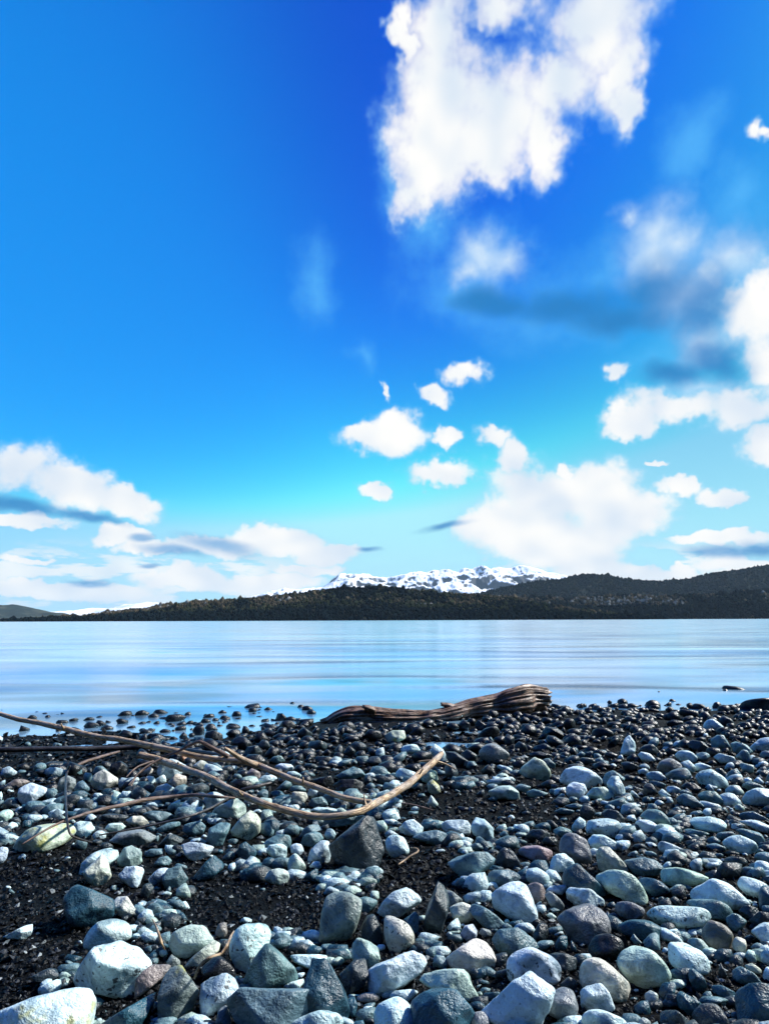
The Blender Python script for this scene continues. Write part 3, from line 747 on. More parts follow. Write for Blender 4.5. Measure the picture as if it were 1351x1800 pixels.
# sheet | r(ound) m(edium) a(ngular) | colour letter | outline | own label (optional)
SURVEY = '''
A0|m|p|510,500 590,370 700,250 820,215 930,230 1020,290 1080,380 1050,460 940,640 840,640 690,610 540,560|large pale boulder with a dark-speckled top and shadowed front at lower left|spots
A0|r|p|595,240 620,160 700,80 800,55 890,75 940,150 930,195 850,225 700,290 620,290|smooth pale bluish dome resting behind the speckle-topped boulder
A0|r|p|-60,730 100,660 300,590 600,530 680,590 703,690 680,800 600,900 0,950|big pale blue-white slab with yellow stains in the lower left corner|stain
A0|a|e|700,800 900,690 1090,565 1085,640 1010,790 900,900 720,900|slanting slate-blue blade-shaped stone beside the big corner slab
A0|a|q|1115,650 1150,470 1205,385 1290,390 1345,470 1400,560 1360,700 1250,790 1120,770|grey pointed upright stone with a yellow lichen spot at lower left|stain
A0|m|q|1165,370 1210,308 1265,350 1270,400 1190,420|small grey knob behind the grey pointed upright stone
A0|m|t|935,640 950,480 1070,370 1200,380 1160,460 1090,520 990,600|pinkish stone wedged right of the speckle-topped boulder
A0|a|p|20,190 150,125 235,98 230,160 180,210 60,205|pale blue flat flake lying alone on dark sand near the left edge
A0|m|d|210,470 330,410 415,410 410,460 330,520 250,515|dull grey tilted stone alone on dark sand at lower left
A1|m|g|-180,240 -130,150 -60,110 0,100 70,110 130,170 150,210 100,260 -50,350 -150,300|blocky pale grey-green stone left of the curled brown stem
A1|m|y|0,330 60,280 150,210 200,240 185,285 60,390 0,410 -60,400|low yellowish stone under the blocky grey-green stone
A1|a|t|160,160 190,95 245,85 250,160 225,195 170,190|small cream nugget standing on the black gravel left of centre
A1|r|p|255,310 265,220 310,130 380,85 470,75 530,100 552,180 530,260 480,330 430,470 330,480 290,400|tall pale dome-shaped stone with a mottled round face|spots
A1|a|b|350,510 420,370 490,280 550,230 590,260 660,350 740,420 755,480 700,520 560,560 420,545|triangular grey stone with a bright tip and dark front
A1|r|k|60,420 120,340 190,315 260,360 320,450 300,520 120,480|glossy black round stone behind the curled brown stem
A1|m|p|45,500 120,460 230,445 300,490 318,560 270,620 130,700 60,790 50,700|white stone blotched with black at the foot of the curled stem|spots
A1|a|b|230,640 340,540 600,545 870,555 890,600 890,690 800,780 700,850 330,860 280,780|long flat-topped blue-grey block with vertical streaks at the bottom edge
A1|a|e|820,400 840,330 940,330 1000,430 1060,530 1110,680 1115,790 1000,830 800,760 790,560|dark slate-blue leaning slab with a pale right edge
A1|a|p|685,320 780,310 940,320 955,370 800,410 720,370|
A1|r|p|690,800 740,760 900,705 1000,715 1070,770 1080,860 700,900|pale round stone cut by the bottom edge in front of the slate-blue slab
A1|m|q|165,800 190,700 240,670 280,760 270,850 170,860|
A1|m|g|1120,340 1125,240 1160,185 1230,210 1310,270 1320,340 1270,400 1190,420|
A1|a|d|1030,450 1130,350 1210,340 1230,420 1190,560 1100,600 1060,560|
A1|m|q|890,230 900,100 920,-20 960,-120 1050,-130 1180,-80 1185,30 1130,170 1000,270 940,290|tall grey stone with a dark front at the edge of the gravel patch
A1|r|d|1180,130 1230,45 1280,30 1310,90 1350,200 1350,270 1200,240|
A1|r|t|1150,620 1190,585 1260,578 1325,620 1290,650 1170,645|
A1|m|e|1090,620 1140,610 1160,680 1130,760 1090,740|
A1|m|e|1130,780 1210,770 1210,850 1130,850|
A1|a|p|615,545 690,505 780,478 785,510 740,560|
A1|r|p|330,80 365,48 415,60 420,85 340,100|
A2|r|w|0,40 80,55 170,100 208,170 200,250 150,300 70,325 30,280 0,200 -10,100|cream stone speckled with grey-green near bottom centre|spots
A2|m|p|-135,520 -130,440 -60,380 0,350 190,280 260,310 305,370 270,430 130,540 0,610 -90,610|big smooth pale blue boulder lying below the speckled cream stone
A2|r|p|-95,740 -60,660 0,620 80,600 150,630 210,720 260,800 250,880 -80,880|white rounded stone at the bottom edge just left of centre
A2|a|e|170,600 270,560 390,540 490,550 580,640 640,720 600,800 540,880 220,880 210,740|dark slate-blue boulder with a white right side at the bottom edge
A2|m|w|410,345 500,280 600,200 650,185 710,215 790,340 780,410 740,445 620,440 560,400 430,385|white sloping stone with a dark notch at bottom centre
A2|m|g|235,490 270,440 400,440 560,405 600,480 655,620 645,670 560,600 500,540 300,545|
A2|a|b|335,380 350,310 420,320 440,400 350,425|
A2|m|p|525,170 560,110 620,95 650,140 640,190 570,220|
A2|r|q|660,160 680,120 740,140 750,180 700,200|
A2|m|b|740,200 800,140 940,125 1020,180 1080,260 1000,300 850,330 790,280|
A2|r|p|835,380 870,310 980,250 1050,255 1180,330 1245,420 1240,480 1195,530 1040,510 870,510 845,450|large wet blue-white boulder with blotches at bottom centre|spots
A2|m|p|690,710 860,590 960,450 1020,430 1090,480 1190,550 1150,640 1110,740 1080,870 880,880 760,800|big pale blue-white boulder narrowing to the bottom edge right of centre
A2|r|m|1105,700 1150,600 1240,535 1310,560 1345,640 1350,740 1300,800 1200,770|dark mauve-grey egg-shaped stone at the bottom edge
A2|m|e|680,610 700,580 800,570 820,590 760,640 700,640|
A2|m|d|1140,300 1250,300 1351,330 1351,420 1240,450 1230,360|
A2|r|d|1230,520 1290,465 1345,500 1345,580 1260,560|
A2|r|d|1035,180 1080,95 1130,95 1155,150 1120,230 1050,240|
A2|a|e|1190,240 1230,180 1280,165 1285,240 1260,300 1200,290|
A2|a|e|1300,200 1351,290 1330,310 1300,300|
B2|a|d|270,800 300,690 340,580 370,510 390,490 412,530 415,600 450,660 440,730 400,800 370,930 350,940 270,940|upright dark pointed shard standing among the pale stones
A2|a|e|125,70 210,10 235,30 240,180 220,200|
A2|m|q|600,800 620,720 680,710 730,760 735,850 600,860|
A2|r|p|900,800 940,780 1000,795 1020,860 900,860|
B2|m|p|-60,740 -30,680 0,640 50,590 150,560 200,575 260,650 180,720 90,785 0,780|smooth pale blue boulder left of the upright dark shard
B2|m|q|415,570 470,580 550,650 520,710 450,700|
B2|m|w|445,700 540,660 600,680 620,760 580,830 500,820|
B2|a|b|570,700 620,670 700,700 780,750 860,830 840,860 720,840 640,780|
B2|m|p|740,600 790,560 920,510 980,530 1030,620 1080,780 1060,830 980,830 850,740 760,700|big smooth pale blue boulder with a domed top right of centre
B2|r|b|715,470 750,440 900,435 955,470 960,505 850,550 760,550 725,520|blue-grey oval stone just behind the big smooth domed boulder
B2|m|d|770,380 800,310 840,280 900,310 950,380 950,430 800,430|dark knobbly stone right of the flat-topped angular stone
B2|a|b|435,390 560,325 720,315 770,360 750,400 640,490 580,500 480,440|flat-topped angular stone tapering down into the black gravel
B2|m|p|395,110 430,85 590,85 610,110 600,190 480,195 400,150|pale squat stone touching an egg-shaped one behind the gravel
B2|m|p|605,120 640,65 700,85 760,150 765,220 735,250 680,220 620,180|pale egg-shaped stone leaning on a squat one behind the gravel
B2|m|p|95,140 150,90 200,80 280,150 230,190 180,200 110,180|
B2|m|b|185,210 240,175 370,155 435,180 440,220 405,290 360,275 280,240|
B2|r|p|0,240 30,195 90,185 140,215 168,290 150,330 60,360 30,320|
B2|r|t|930,290 960,275 1080,265 1200,310 1190,340 1130,385 1000,360 940,330|
B2|r|d|985,200 1030,155 1100,150 1180,185 1180,210 1060,240 1000,230|
B2|r|b|1170,160 1230,130 1300,150 1320,175 1230,220|
B2|r|d|1100,240 1130,205 1190,205 1215,240 1150,270|
B2|m|m|1220,290 1240,220 1290,175 1351,180 1420,230 1450,330 1440,400 1350,430 1250,340|large mauve-grey pyramid-shaped stone right of centre
B2|m|p|1150,400 1170,340 1240,320 1310,365 1330,400 1240,480 1150,480|
B2|r|e|1235,480 1290,410 1350,390 1430,480 1580,620 1570,660 1480,650 1300,570 1250,560|long slanting slate-blue stone in front of the mauve pyramid stone
B2|m|p|1268,590 1300,560 1450,580 1545,650 1540,690 1400,700 1280,680|
B2|r|t|1005,550 1050,525 1110,545 1130,590 1110,670 1060,680 1020,620|
B2|r|q|1120,610 1160,585 1220,630 1260,690 1240,730 1180,710|
B2|m|g|1130,755 1165,735 1210,770 1180,790|
B3|m|m|-140,775 -80,720 0,690 120,668 200,715 240,800 235,880 180,960 60,980 -20,990 -60,880|lumpy mauve-grey boulder with hollows right of centre
B2|r|b|890,235 910,210 1010,240 950,265|
B3|r|p|60,140 80,85 200,70 290,90 318,140 300,190 260,215 140,190 70,185|plump mottled pale stone behind the mauve pyramid stone|spots
B3|m|p|70,230 110,185 190,190 280,240 290,300 230,310 110,290|
B3|m|w|130,330 150,285 220,275 260,310 340,400 365,450 300,480 150,450|cream upright stone right of the mauve pyramid stone
B3|m|g|125,470 220,435 330,450 420,510 490,600 505,650 470,690 400,650 300,610 200,580 140,520|long pale grey-green boulder slanting down right of centre
B3|m|b|330,370 480,350 560,370 610,420 560,480 430,490 370,440|
B3|r|e|425,500 480,485 580,510 655,570 650,600 560,640 490,600|
B3|m|g|580,470 610,430 720,420 820,460 940,490 900,530 760,570 640,540 590,510|
B3|r|p|775,590 830,545 940,490 1060,530 1150,610 1210,680 1120,720 960,660 800,650|large pale smooth boulder near the right edge above a flat one
B3|r|b|740,655 850,635 1000,650 1080,700 1125,750 1050,800 960,790 830,710|flat blue-grey stone tucked under a large pale smooth boulder
B3|r|p|1130,530 1160,480 1230,490 1351,540 1351,610 1280,660 1180,600|
B3|m|e|1280,600 1300,545 1400,540 1400,730 1290,730|
B3|m|d|1125,720 1160,690 1270,700 1290,750 1200,790|
A3|r|b|1050,60 1090,25 1150,35 1198,80 1160,130 1130,160 1070,120|
B3|r|p|485,730 550,690 780,695 920,710 952,780 830,850 650,850 540,800|long mottled blue-white boulder above the pink stone at right|spots
B3|r|m|255,700 290,655 380,660 490,720 460,770 400,800 310,770|
B3|r|s|565,260 600,235 660,250 760,300 740,340 640,330 580,300|flat white oval streaked with dark on the gravel at right|spots
B3|r|p|785,110 830,65 930,60 1020,85 1058,130 1000,180 850,160|
B3|r|b|730,150 800,145 950,185 900,200 770,190|
B3|r|p|1015,240 1070,205 1160,195 1250,240 1285,290 1230,345 1130,320 1040,275|
B3|r|b|1245,350 1270,315 1351,310 1400,330 1400,400 1330,395|
B3|r|b|1120,60 1160,35 1230,25 1351,90 1300,100 1150,90|
B3|r|p|1140,95 1240,85 1351,120 1400,150 1390,200 1290,155|
B3|r|b|1100,150 1200,150 1300,185 1330,230 1280,270 1200,210|
B3|r|b|965,200 1000,175 1090,165 1120,190 1060,225 980,220|
B3|r|b|905,265 980,250 1060,285 1040,310 950,305|
B3|a|d|840,340 880,300 960,320 1000,380 930,380|
B3|r|d|1025,370 1080,340 1170,350 1205,385 1150,415 1050,410|
B3|r|d|1035,320 1080,300 1150,320 1140,350|
B3|r|b|440,60 500,10 580,20 640,70 660,120 610,150 540,120|
B3|r|p|410,110 440,85 510,85 590,140 590,165 520,180 440,150|
B3|m|d|160,40 210,5 290,20 335,80 320,120 200,80|
B3|m|p|-40,170 -30,120 0,100 20,55 60,90 60,150 20,180|
B3|r|d|380,260 460,250 500,285 430,300|
B3|r|b|470,305 530,305 580,345 500,345|
B3|r|d|650,640 690,620 730,655 700,700|
A3|r|e|275,120 350,70 440,65 540,90 610,140 610,190 560,225 400,200 310,160|dark slate-blue stone with a pale right end right of the lumpy boulder
A3|r|k|70,270 130,180 230,165 310,210 330,260 280,330 180,370 80,330|glossy dark round stone in front of the lumpy mauve boulder
A3|r|g|270,370 290,300 370,240 480,260 580,330 670,450 660,495 560,510 440,570 360,510 290,420|large smooth pale green boulder at lower right
A3|r|w|15,400 60,345 150,325 220,370 320,470 400,540 405,600 350,660 260,660 180,550 40,530|long cream boulder slanting beside the pale green boulder
A3|m|p|5,570 60,525 160,510 210,570 258,690 230,730 110,730 10,680|
A3|r|p|20,760 60,705 150,690 260,730 370,800 370,880 30,880|pale rounded stone at the bottom edge below the long cream boulder
A3|r|p|610,250 650,215 760,240 890,300 935,380 930,460 850,440 700,410 620,320|oblong blue-white stone with dark speckles right of the pale green boulder|spots
A3|m|g|770,220 810,190 880,205 930,260 930,320 860,290|
A3|r|t|875,150 910,80 960,65 1050,110 1110,170 1100,230 1070,310 980,290 900,220|pinkish rounded stone at lower right
A3|r|w|1090,240 1120,185 1180,185 1195,230 1180,320 1130,320|
A3|r|g|1175,320 1200,275 1245,290 1260,370 1210,380|
A3|a|e|780,420 810,400 880,460 918,540 880,585 820,560 790,490|angular bright slate-blue stone in front of the oblong speckled stone
A3|r|b|1070,420 1140,390 1220,430 1300,510 1180,530 1090,480|
A3|r|y|1180,390 1230,370 1300,420 1290,450 1220,440|
A3|m|e|1120,600 1160,550 1240,520 1351,510 1420,520 1420,860 1150,860 1135,720|big blocky slate-blue boulder in the lower right corner
A3|m|p|1310,460 1330,400 1400,390 1400,520 1320,520|
A3|r|e|940,530 1020,525 1120,580 1090,630 980,605|
A3|m|e|700,600 730,560 800,600 880,650 860,720 780,750 720,670|
A3|r|d|800,720 880,660 980,655 1040,720 1070,810 900,860 820,800|
A3|r|g|480,590 520,560 575,590 575,640 540,670 490,640|
A3|m|d|570,690 680,700 780,760 820,820 600,850|
A3|r|p|1240,150 1280,110 1351,85 1400,90 1400,260 1320,240|
A3|m|d|1200,70 1280,10 1351,20 1400,60 1250,110|
A3|a|d|985,440 1005,370 1055,460 1010,490|
A3|a|b|370,200 395,165 480,260 420,260|
A3|m|q|430,770 470,745 520,790 500,850 430,850|
B0|m|y|65,350 110,250 190,150 280,120 520,105 560,150 480,250 400,280 200,310|large pale yellow-green boulder lying under the thin twig at left|stain
B0|m|p|510,110 560,88 640,95 662,140 630,190 570,225 520,190|
B0|m|p|545,470 570,400 650,320 740,285 860,285 860,330 780,400 600,490|
B0|a|w|585,450 650,390 720,330 760,370 785,480 720,570 650,550|cream stone with two dark vertical flutes left of centre
B0|m|g|825,370 880,280 930,262 1005,310 1010,380 960,425 850,425|
B0|a|p|825,480 880,415 1000,420 1010,450 970,570 900,550|angular pale blue stone right of the fluted cream stone
B0|a|e|450,640 510,560 560,540 640,580 760,620 800,640 810,760 700,840 500,840 450,740|big shadowed dark blue boulder on the sand left of centre
B0|a|w|795,660 830,620 890,625 965,735 900,780 830,760|pale angular stone against the right end of the shadowed dark boulder
B0|m|p|1035,500 1100,435 1190,420 1180,480 1130,550 1060,550|
B0|m|b|1140,520 1180,430 1270,408 1330,500 1240,580 1150,570|
B0|m|d|985,600 1010,540 1060,520 1085,560 1030,650|
B0|m|m|760,240 840,180 980,150 1110,195 1030,270 900,270|
B0|m|p|720,170 770,110 850,105 893,130 840,175|
B0|m|w|885,90 930,55 1000,55 1055,110 960,140|
B0|m|b|1000,45 1060,20 1190,30 1235,70 1110,110 1060,90|
B0|m|b|1100,150 1180,105 1270,95 1270,125 1200,160 1120,180|
B0|m|d|1110,270 1180,190 1240,190 1300,220 1250,270|
B1|m|s|-90,255 0,240 80,255 150,275 100,350 30,380 -40,350|
B0|m|b|1010,320 1060,290 1155,285 1160,310 1120,340 1030,350|
B0|m|b|1080,400 1120,350 1180,335 1215,370 1180,420|
B0|m|g|-40,90 0,30 80,5 100,40 60,110 0,125|
B0|m|p|-40,300 0,270 50,280 30,370 0,410 -40,410|
B0|m|p|1125,610 1170,585 1210,595 1190,630|
B0|m|d|670,80 730,45 830,42 910,60 800,110|
B0|m|d|630,240 670,220 735,230 710,270|
B1|m|b|100,240 120,150 190,110 265,110 250,170 205,275 130,275|
B1|a|w|275,160 330,80 400,20 450,40 480,90 470,170 400,240 340,220 290,200|large pale pitted stone left of centre below the curved stick|spots
B1|m|g|130,50 150,10 240,-40 310,-70 380,-20 375,40 330,80 200,80|pale rough stone under the end of the thin grey twig
B1|m|b|-60,170 -50,120 0,100 60,95 97,130 70,190 0,210|
B1|m|e|305,320 340,260 380,235 450,300 450,330 400,380 330,375|
B1|m|p|245,420 265,385 305,385 300,420 270,460|
B1|a|e|0,500 60,420 160,330 220,380 228,420 170,470 100,510 20,540|
B1|r|b|485,290 520,230 600,185 690,190 715,240 680,280 560,280 500,315|
B1|m|p|520,300 540,260 620,250 665,270 660,340 640,370 560,350|
B1|r|p|690,270 720,252 770,262 785,310 770,340 700,340|
B1|r|g|668,420 680,345 730,320 780,370 803,430 760,458 690,455|
B1|r|e|485,400 510,355 560,347 590,370 580,420 520,450|
B1|m|g|505,500 540,440 600,425 680,445 690,510 640,550 560,540|
B1|a|e|785,490 840,450 885,410 885,500 875,540|small slate-blue triangular chip standing left of the big dark boulder
B1|m|p|810,380 830,300 900,235 960,230 970,310 960,390 890,390|
B1|m|b|750,260 790,190 850,165 900,180 925,220 840,280|
B1|m|b|740,220 780,150 830,115 890,115 910,160 850,180|
B1|r|p|930,190 945,145 980,145 1012,185 980,235 945,230|
B1|a|x|955,260 1100,140 1200,60 1270,70 1310,180 1338,300 1320,400 1280,455 1150,440 1000,380|big dark angular boulder with a grey right face at centre
B1|m|b|905,100 960,65 1160,45 1220,60 1180,100 1000,140 920,140|
B1|m|g|1280,90 1340,85 1370,140 1351,180 1310,170|
B1|m|b|1095,690 1150,640 1220,620 1300,650 1290,690 1230,750 1180,730|
B1|m|d|610,60 640,30 700,50 690,100 620,90|
B1|m|d|700,60 740,50 770,80 740,120|
B1|r|b|520,30 560,12 595,25 560,50|
C0|a|p|120,690 130,620 210,580 330,620 320,660 240,720 165,765|large pale angular stone with a yellowish foot near the left edge
C0|m|p|0,520 20,480 70,465 125,510 70,555 0,560|
C0|m|t|40,600 100,560 160,555 210,575 150,620 60,625|
C0|m|p|-20,610 0,580 50,555 20,620|
C0|m|p|280,720 370,690 410,700 405,750 310,745|
C0|m|q|405,620 430,560 480,532 540,560 540,610 480,660 420,670|
C0|m|b|515,635 550,580 590,568 655,640 620,665 550,655|
C0|a|w|640,570 680,520 730,490 835,550 830,600 750,650 670,630|bright cream angular stone on the dark sand at left
C0|m|b|650,520 680,470 720,465 765,500 700,540|
C0|m|k|770,500 790,450 850,430 900,470 890,550 800,560|
C0|a|w|980,520 1000,480 1040,460 1080,490 1060,540 1000,550|
C0|m|p|1095,500 1110,450 1200,410 1260,430 1320,470 1260,530 1180,570 1110,540|
C0|a|w|1180,580 1240,520 1310,540 1315,590 1260,620 1210,615|
C0|a|p|1070,670 1110,610 1180,590 1260,640 1230,680 1140,680|
C0|r|o|1260,400 1290,380 1320,390 1318,435 1290,450|small orange-brown pebble between the two long sticks
C0|m|b|590,580 590,510 650,520 650,590|
C0|a|k|130,230 150,180 220,205 180,240|
C0|r|k|830,250 870,208 920,225 955,255 900,275|
C0|r|k|1160,140 1190,105 1260,100 1310,120 1270,160 1210,167|
C0|r|k|1070,110 1090,70 1140,68 1195,95 1140,120|
C0|r|k|940,130 960,85 1010,72 1055,95 1020,125|
C0|r|k|820,115 870,80 920,78 940,115 890,130|
C0|r|k|810,150 840,125 910,150 880,185 840,180|
C0|r|k|585,190 620,155 690,165 705,190 650,213|
C0|r|k|390,165 410,140 480,145 490,165 430,177|
C0|r|k|580,145 620,122 675,130 670,155|
C0|r|k|480,140 540,125 555,140 500,165|
C0|r|k|190,130 220,105 260,115 265,140 210,150|
C0|r|k|1115,225 1150,200 1210,220 1180,245|
C0|r|k|1255,265 1290,225 1320,250 1300,290|
C0|r|k|1180,275 1220,255 1260,280 1220,295|
C0|r|k|0,90 10,70 50,80 45,100|
C0|r|k|670,150 700,140 750,170 730,200 690,195|
C0|r|k|885,195 930,180 965,185 930,212|
C0|r|b|365,325 390,300 440,310 440,335|
C0|m|p|-20,680 10,640 20,680 10,725|
C1|r|k|275,110 300,75 340,85 350,115 320,135|
C1|r|k|170,95 210,70 248,90 220,116|
C1|r|k|500,70 530,50 570,70 530,94|
C1|a|k|580,150 600,92 640,100 675,135 620,165|black triangular wet stone at the water's edge left of the log
C1|r|k|605,190 630,150 700,145 730,180 700,215 640,220|
C1|a|d|735,230 780,190 850,240 820,285 740,280|
C1|m|k|345,240 355,180 380,185 410,225 370,260|
C1|r|k|230,240 280,205 340,210 335,260 270,275|
C1|r|k|275,290 310,260 370,260 420,310 410,360 310,350|
C1|r|k|90,200 110,165 150,165 180,215 130,240|
C1|r|k|80,290 100,230 150,215 215,240 225,290 160,315|
C1|r|k|0,220 30,180 80,190 90,250 30,280|
C1|r|k|55,160 80,128 120,140 140,160 90,176|
C1|a|k|425,290 450,240 500,225 540,280 500,320|
C1|a|d|360,390 380,330 460,322 495,370 480,430 400,430|
C1|m|d|450,330 490,280 530,290 550,330 500,370|
C1|m|b|545,430 570,400 620,390 650,430 600,460|
C1|m|k|500,400 540,340 600,330 615,370 560,430|
C1|m|d|810,320 830,290 900,285 955,310 945,350 850,380 815,370|
C1|m|p|575,470 620,445 700,455 725,490 640,510|
C1|m|p|650,505 720,500 770,530 750,550 680,540|
C1|m|d|775,470 800,440 870,455 893,490 820,505|
C1|m|k|860,400 920,395 985,400 990,430 930,460 870,450|
C1|m|k|905,380 950,345 990,385 940,400|
C1|m|d|1110,320 1140,290 1200,300 1230,330 1180,380 1120,370|
C1|m|d|1220,440 1250,395 1310,400 1330,440 1290,480|
C1|m|b|1000,540 1060,510 1130,470 1190,490 1220,530 1150,570 1050,570|
C1|m|k|985,600 1040,565 1190,570 1210,610 1160,660 1020,660|
C1|m|k|840,560 900,545 980,530 995,590 960,630 880,600|
C1|m|b|1220,600 1250,580 1280,590 1285,640 1220,640|
C1|r|b|680,640 700,605 770,605 803,640 750,660|
C1|m|w|690,690 710,645 800,650 810,690 780,725 720,720|
C1|m|b|800,740 850,690 910,678 960,740 900,770|
C1|m|p|820,780 880,755 1000,765 1030,780 950,805|
C1|m|p|440,580 500,530 560,525 605,550 540,600|
C1|m|e|540,680 550,640 610,635 665,680 640,700|
C1|m|b|450,660 500,620 535,640 535,700 480,710|
C1|r|p|75,730 100,660 150,645 240,690 170,770 90,780|
C1|m|g|455,720 480,690 560,690 560,740 480,790|
C1|a|w|0,470 60,420 115,450 100,505 40,505|
C1|m|t|380,520 420,480 480,510 480,560 430,570|
C1|m|d|20,580 50,548 95,570 70,605|
C1|m|p|240,660 270,630 305,650 280,675|
C1|r|d|950,270 980,250 1040,270 1045,300 960,300|
C1|m|k|1210,250 1240,205 1320,220 1340,270 1280,300|
C1|m|d|1000,350 1030,315 1060,330 1050,390 1000,400|
C1|m|d|1060,370 1100,320 1150,360 1120,410|
C2|m|y|0,250 50,215 140,212 150,265 90,300 10,310|yellow-green lichened stone in front of the left half of the log|stain
C2|r|p|105,345 140,318 220,315 250,355 180,390 120,380|
C2|m|p|315,360 350,310 395,340 440,420 410,460 370,430|
C2|m|g|245,520 300,485 360,500 375,560 340,600 260,570|
C2|m|y|290,590 330,555 380,600 400,650 360,670 310,650|yellow-stained stone below the upturned tip of the curved stick|stain
C2|m|d|190,610 230,580 270,590 260,650|
C2|a|g|290,740 325,668 375,735 340,770|small teal cone-shaped stone on black gravel right of the stick tip
C2|r|d|415,480 440,445 490,450 517,520 490,560 430,540|
C2|r|q|655,370 690,320 760,305 830,340 885,390 820,450 760,460 680,440|large round grey stone standing clear on the dark shingle right of centre
C2|m|b|720,290 740,255 770,300 740,315|
C2|m|y|940,510 960,470 1050,400 1120,430 1165,500 1165,580 1120,590 1010,560|large pale boulder with a yellow-tinged face right of centre
C2|m|b|1100,420 1150,410 1200,450 1200,500 1165,490|
C3|m|p|-130,700 -125,650 -80,600 0,590 90,615 165,670 190,735 60,760 -60,730|large pale broad stone right of the yellow-tinged boulder
C2|m|p|1265,650 1280,600 1340,578 1400,590 1420,640 1370,700 1290,700|
C2|m|d|1170,720 1210,685 1300,690 1305,725 1230,760|
C2|m|b|1255,745 1340,725 1400,745 1330,775|
C2|m|e|1175,785 1240,760 1330,780 1300,815|
C2|a|g|725,640 800,605 870,605 935,640 960,710 850,700 750,700|flat angular greenish slab on the gravel below the round grey stone
C2|m|b|710,610 740,585 810,600 760,650|
C2|r|b|910,620 950,590 1030,610 990,660|
C2|r|b|985,650 1040,625 1160,660 1100,690 1010,690|
C2|m|d|635,670 680,630 705,630 690,690|
C2|r|b|715,700 760,680 795,695 770,720|
C2|r|k|650,250 700,200 780,185 810,220 760,270 670,295|
C2|m|d|1035,330 1120,305 1190,350 1120,380 1050,370|
C2|m|d|900,330 940,290 990,320 1010,370 940,370|
C2|m|d|1010,380 1080,360 1180,390 1150,420 1030,420|
C2|m|d|835,270 860,240 910,260 910,320 850,330|
C2|m|k|1100,230 1130,190 1200,200 1265,250 1200,290 1120,285|
C2|m|k|430,190 450,160 500,165 525,205 450,220|
C2|m|k|510,180 550,135 600,170 590,215 530,220|
C2|m|k|630,170 660,140 720,180 700,220 640,215|
C2|m|k|725,110 740,70 800,80 800,135 745,140|
C2|r|k|940,150 970,115 1010,130 1020,165 960,175|
C2|m|k|1085,170 1110,120 1170,130 1190,165|
C2|r|k|1250,170 1280,130 1330,140 1340,200 1280,220|
C2|m|k|670,500 720,455 760,480 785,545 700,550|
C2|m|d|430,410 420,360 500,370 600,440 520,480|
C2|m|d|530,380 580,345 650,390 640,450 570,430|
C3|r|k|280,150 285,115 330,110 365,150 310,175|
C3|r|k|1005,40 1030,18 1130,28 1200,55 1170,70 1050,55|long black stone lying out in the water at right
C3|r|k|1000,70 1040,42 1085,75 1040,90|
C3|r|k|1120,190 1140,150 1220,120 1351,105 1400,110 1400,200 1260,215 1150,215|largest black wet rock at the waterline on the right edge
C3|r|k|790,170 830,145 890,155 925,190 850,195|
C3|r|k|945,170 970,135 1010,140 1025,175 970,200|
C3|r|k|615,190 650,165 690,180 690,210 650,220|
C3|r|k|645,130 660,110 700,130 680,150|
C3|r|k|560,75 575,55 595,70 590,95 570,95|
C3|r|k|210,140 230,120 250,135 240,165|
C3|m|k|710,220 730,185 850,200 860,240 790,265|
C3|m|k|480,195 510,175 590,195 570,215|
C3|r|p|880,310 910,265 960,255 1040,320 1000,340 900,340|pale dome-topped stone among black wet ones near the right waterline
C3|r|d|990,260 1030,230 1090,260 1115,300 1040,320|
C3|r|k|100,350 130,320 220,320 265,360 230,400 130,400|
C3|m|k|630,280 680,260 740,270 760,300 700,320 640,315|
C3|m|p|300,500 330,400 365,365 405,420 410,490 370,525|pale upright cone-shaped stone right of the yellow-tinged boulder
C3|m|d|420,480 470,440 530,430 580,480 560,510 460,510|
C3|m|p|425,510 450,485 520,500 555,545 480,575|
C3|m|b|940,400 970,370 1030,370 1085,460 1080,500 1010,500 950,460|blue-grey blocky stone leaning right near the right waterline
C3|m|b|1080,430 1120,410 1180,430 1245,490 1210,515 1110,500|
C3|m|b|1105,520 1160,470 1200,475 1230,555 1180,570|
C3|m|d|765,430 810,400 880,415 955,480 920,500 810,480|
C3|r|p|680,510 720,475 790,480 850,530 830,565 740,560|
C3|m|b|835,500 890,485 940,510 900,560 860,560|
C3|r|p|725,560 790,545 840,600 820,650 760,600|
C3|r|m|560,600 590,550 660,530 720,560 755,600 690,650 600,650|round mauve-grey stone in the middle of the right-hand shingle
C3|r|b|620,650 680,610 760,600 810,650 790,680 680,700|
C3|r|s|475,655 510,625 580,625 640,680 620,700 520,690|
C3|r|p|825,660 860,620 940,605 1010,650 1062,710 1040,745 920,740 850,705|large mottled blue-white stone on the right-hand shingle|spots
C3|r|p|820,580 870,560 950,590 900,620 830,630|
C3|m|p|955,520 1000,495 1100,520 1120,560 1010,570|
C3|r|d|970,600 1020,600 1058,640 1050,690 1010,660|
C3|r|p|1210,460 1290,390 1400,380 1400,480 1280,500|
C3|r|b|1275,520 1300,480 1351,475 1400,500 1390,545 1310,550|
C3|m|b|180,690 200,640 250,610 300,640 340,680 280,750 210,750|
C3|m|p|205,710 240,655 290,655 330,730 340,800 290,830 230,770|pale upright blue-white stone right of the large broad stone
C3|m|g|45,800 110,740 190,733 270,790 250,820 110,825|
C3|r|d|735,730 770,700 830,705 880,750 850,780 770,770|
C3|r|b|840,790 880,760 970,765 1035,840 1000,865 900,850|
C3|r|g|1035,760 1070,720 1130,720 1180,780 1140,810 1060,800|
C3|m|p|1150,830 1180,770 1260,735 1351,740 1420,800 1400,880 1250,880 1170,865|big pale cream-white boulder on the right edge of the shingle
C3|r|b|1155,720 1210,690 1290,720 1330,760 1200,770|
C3|m|p|1230,690 1270,660 1325,710 1290,725|
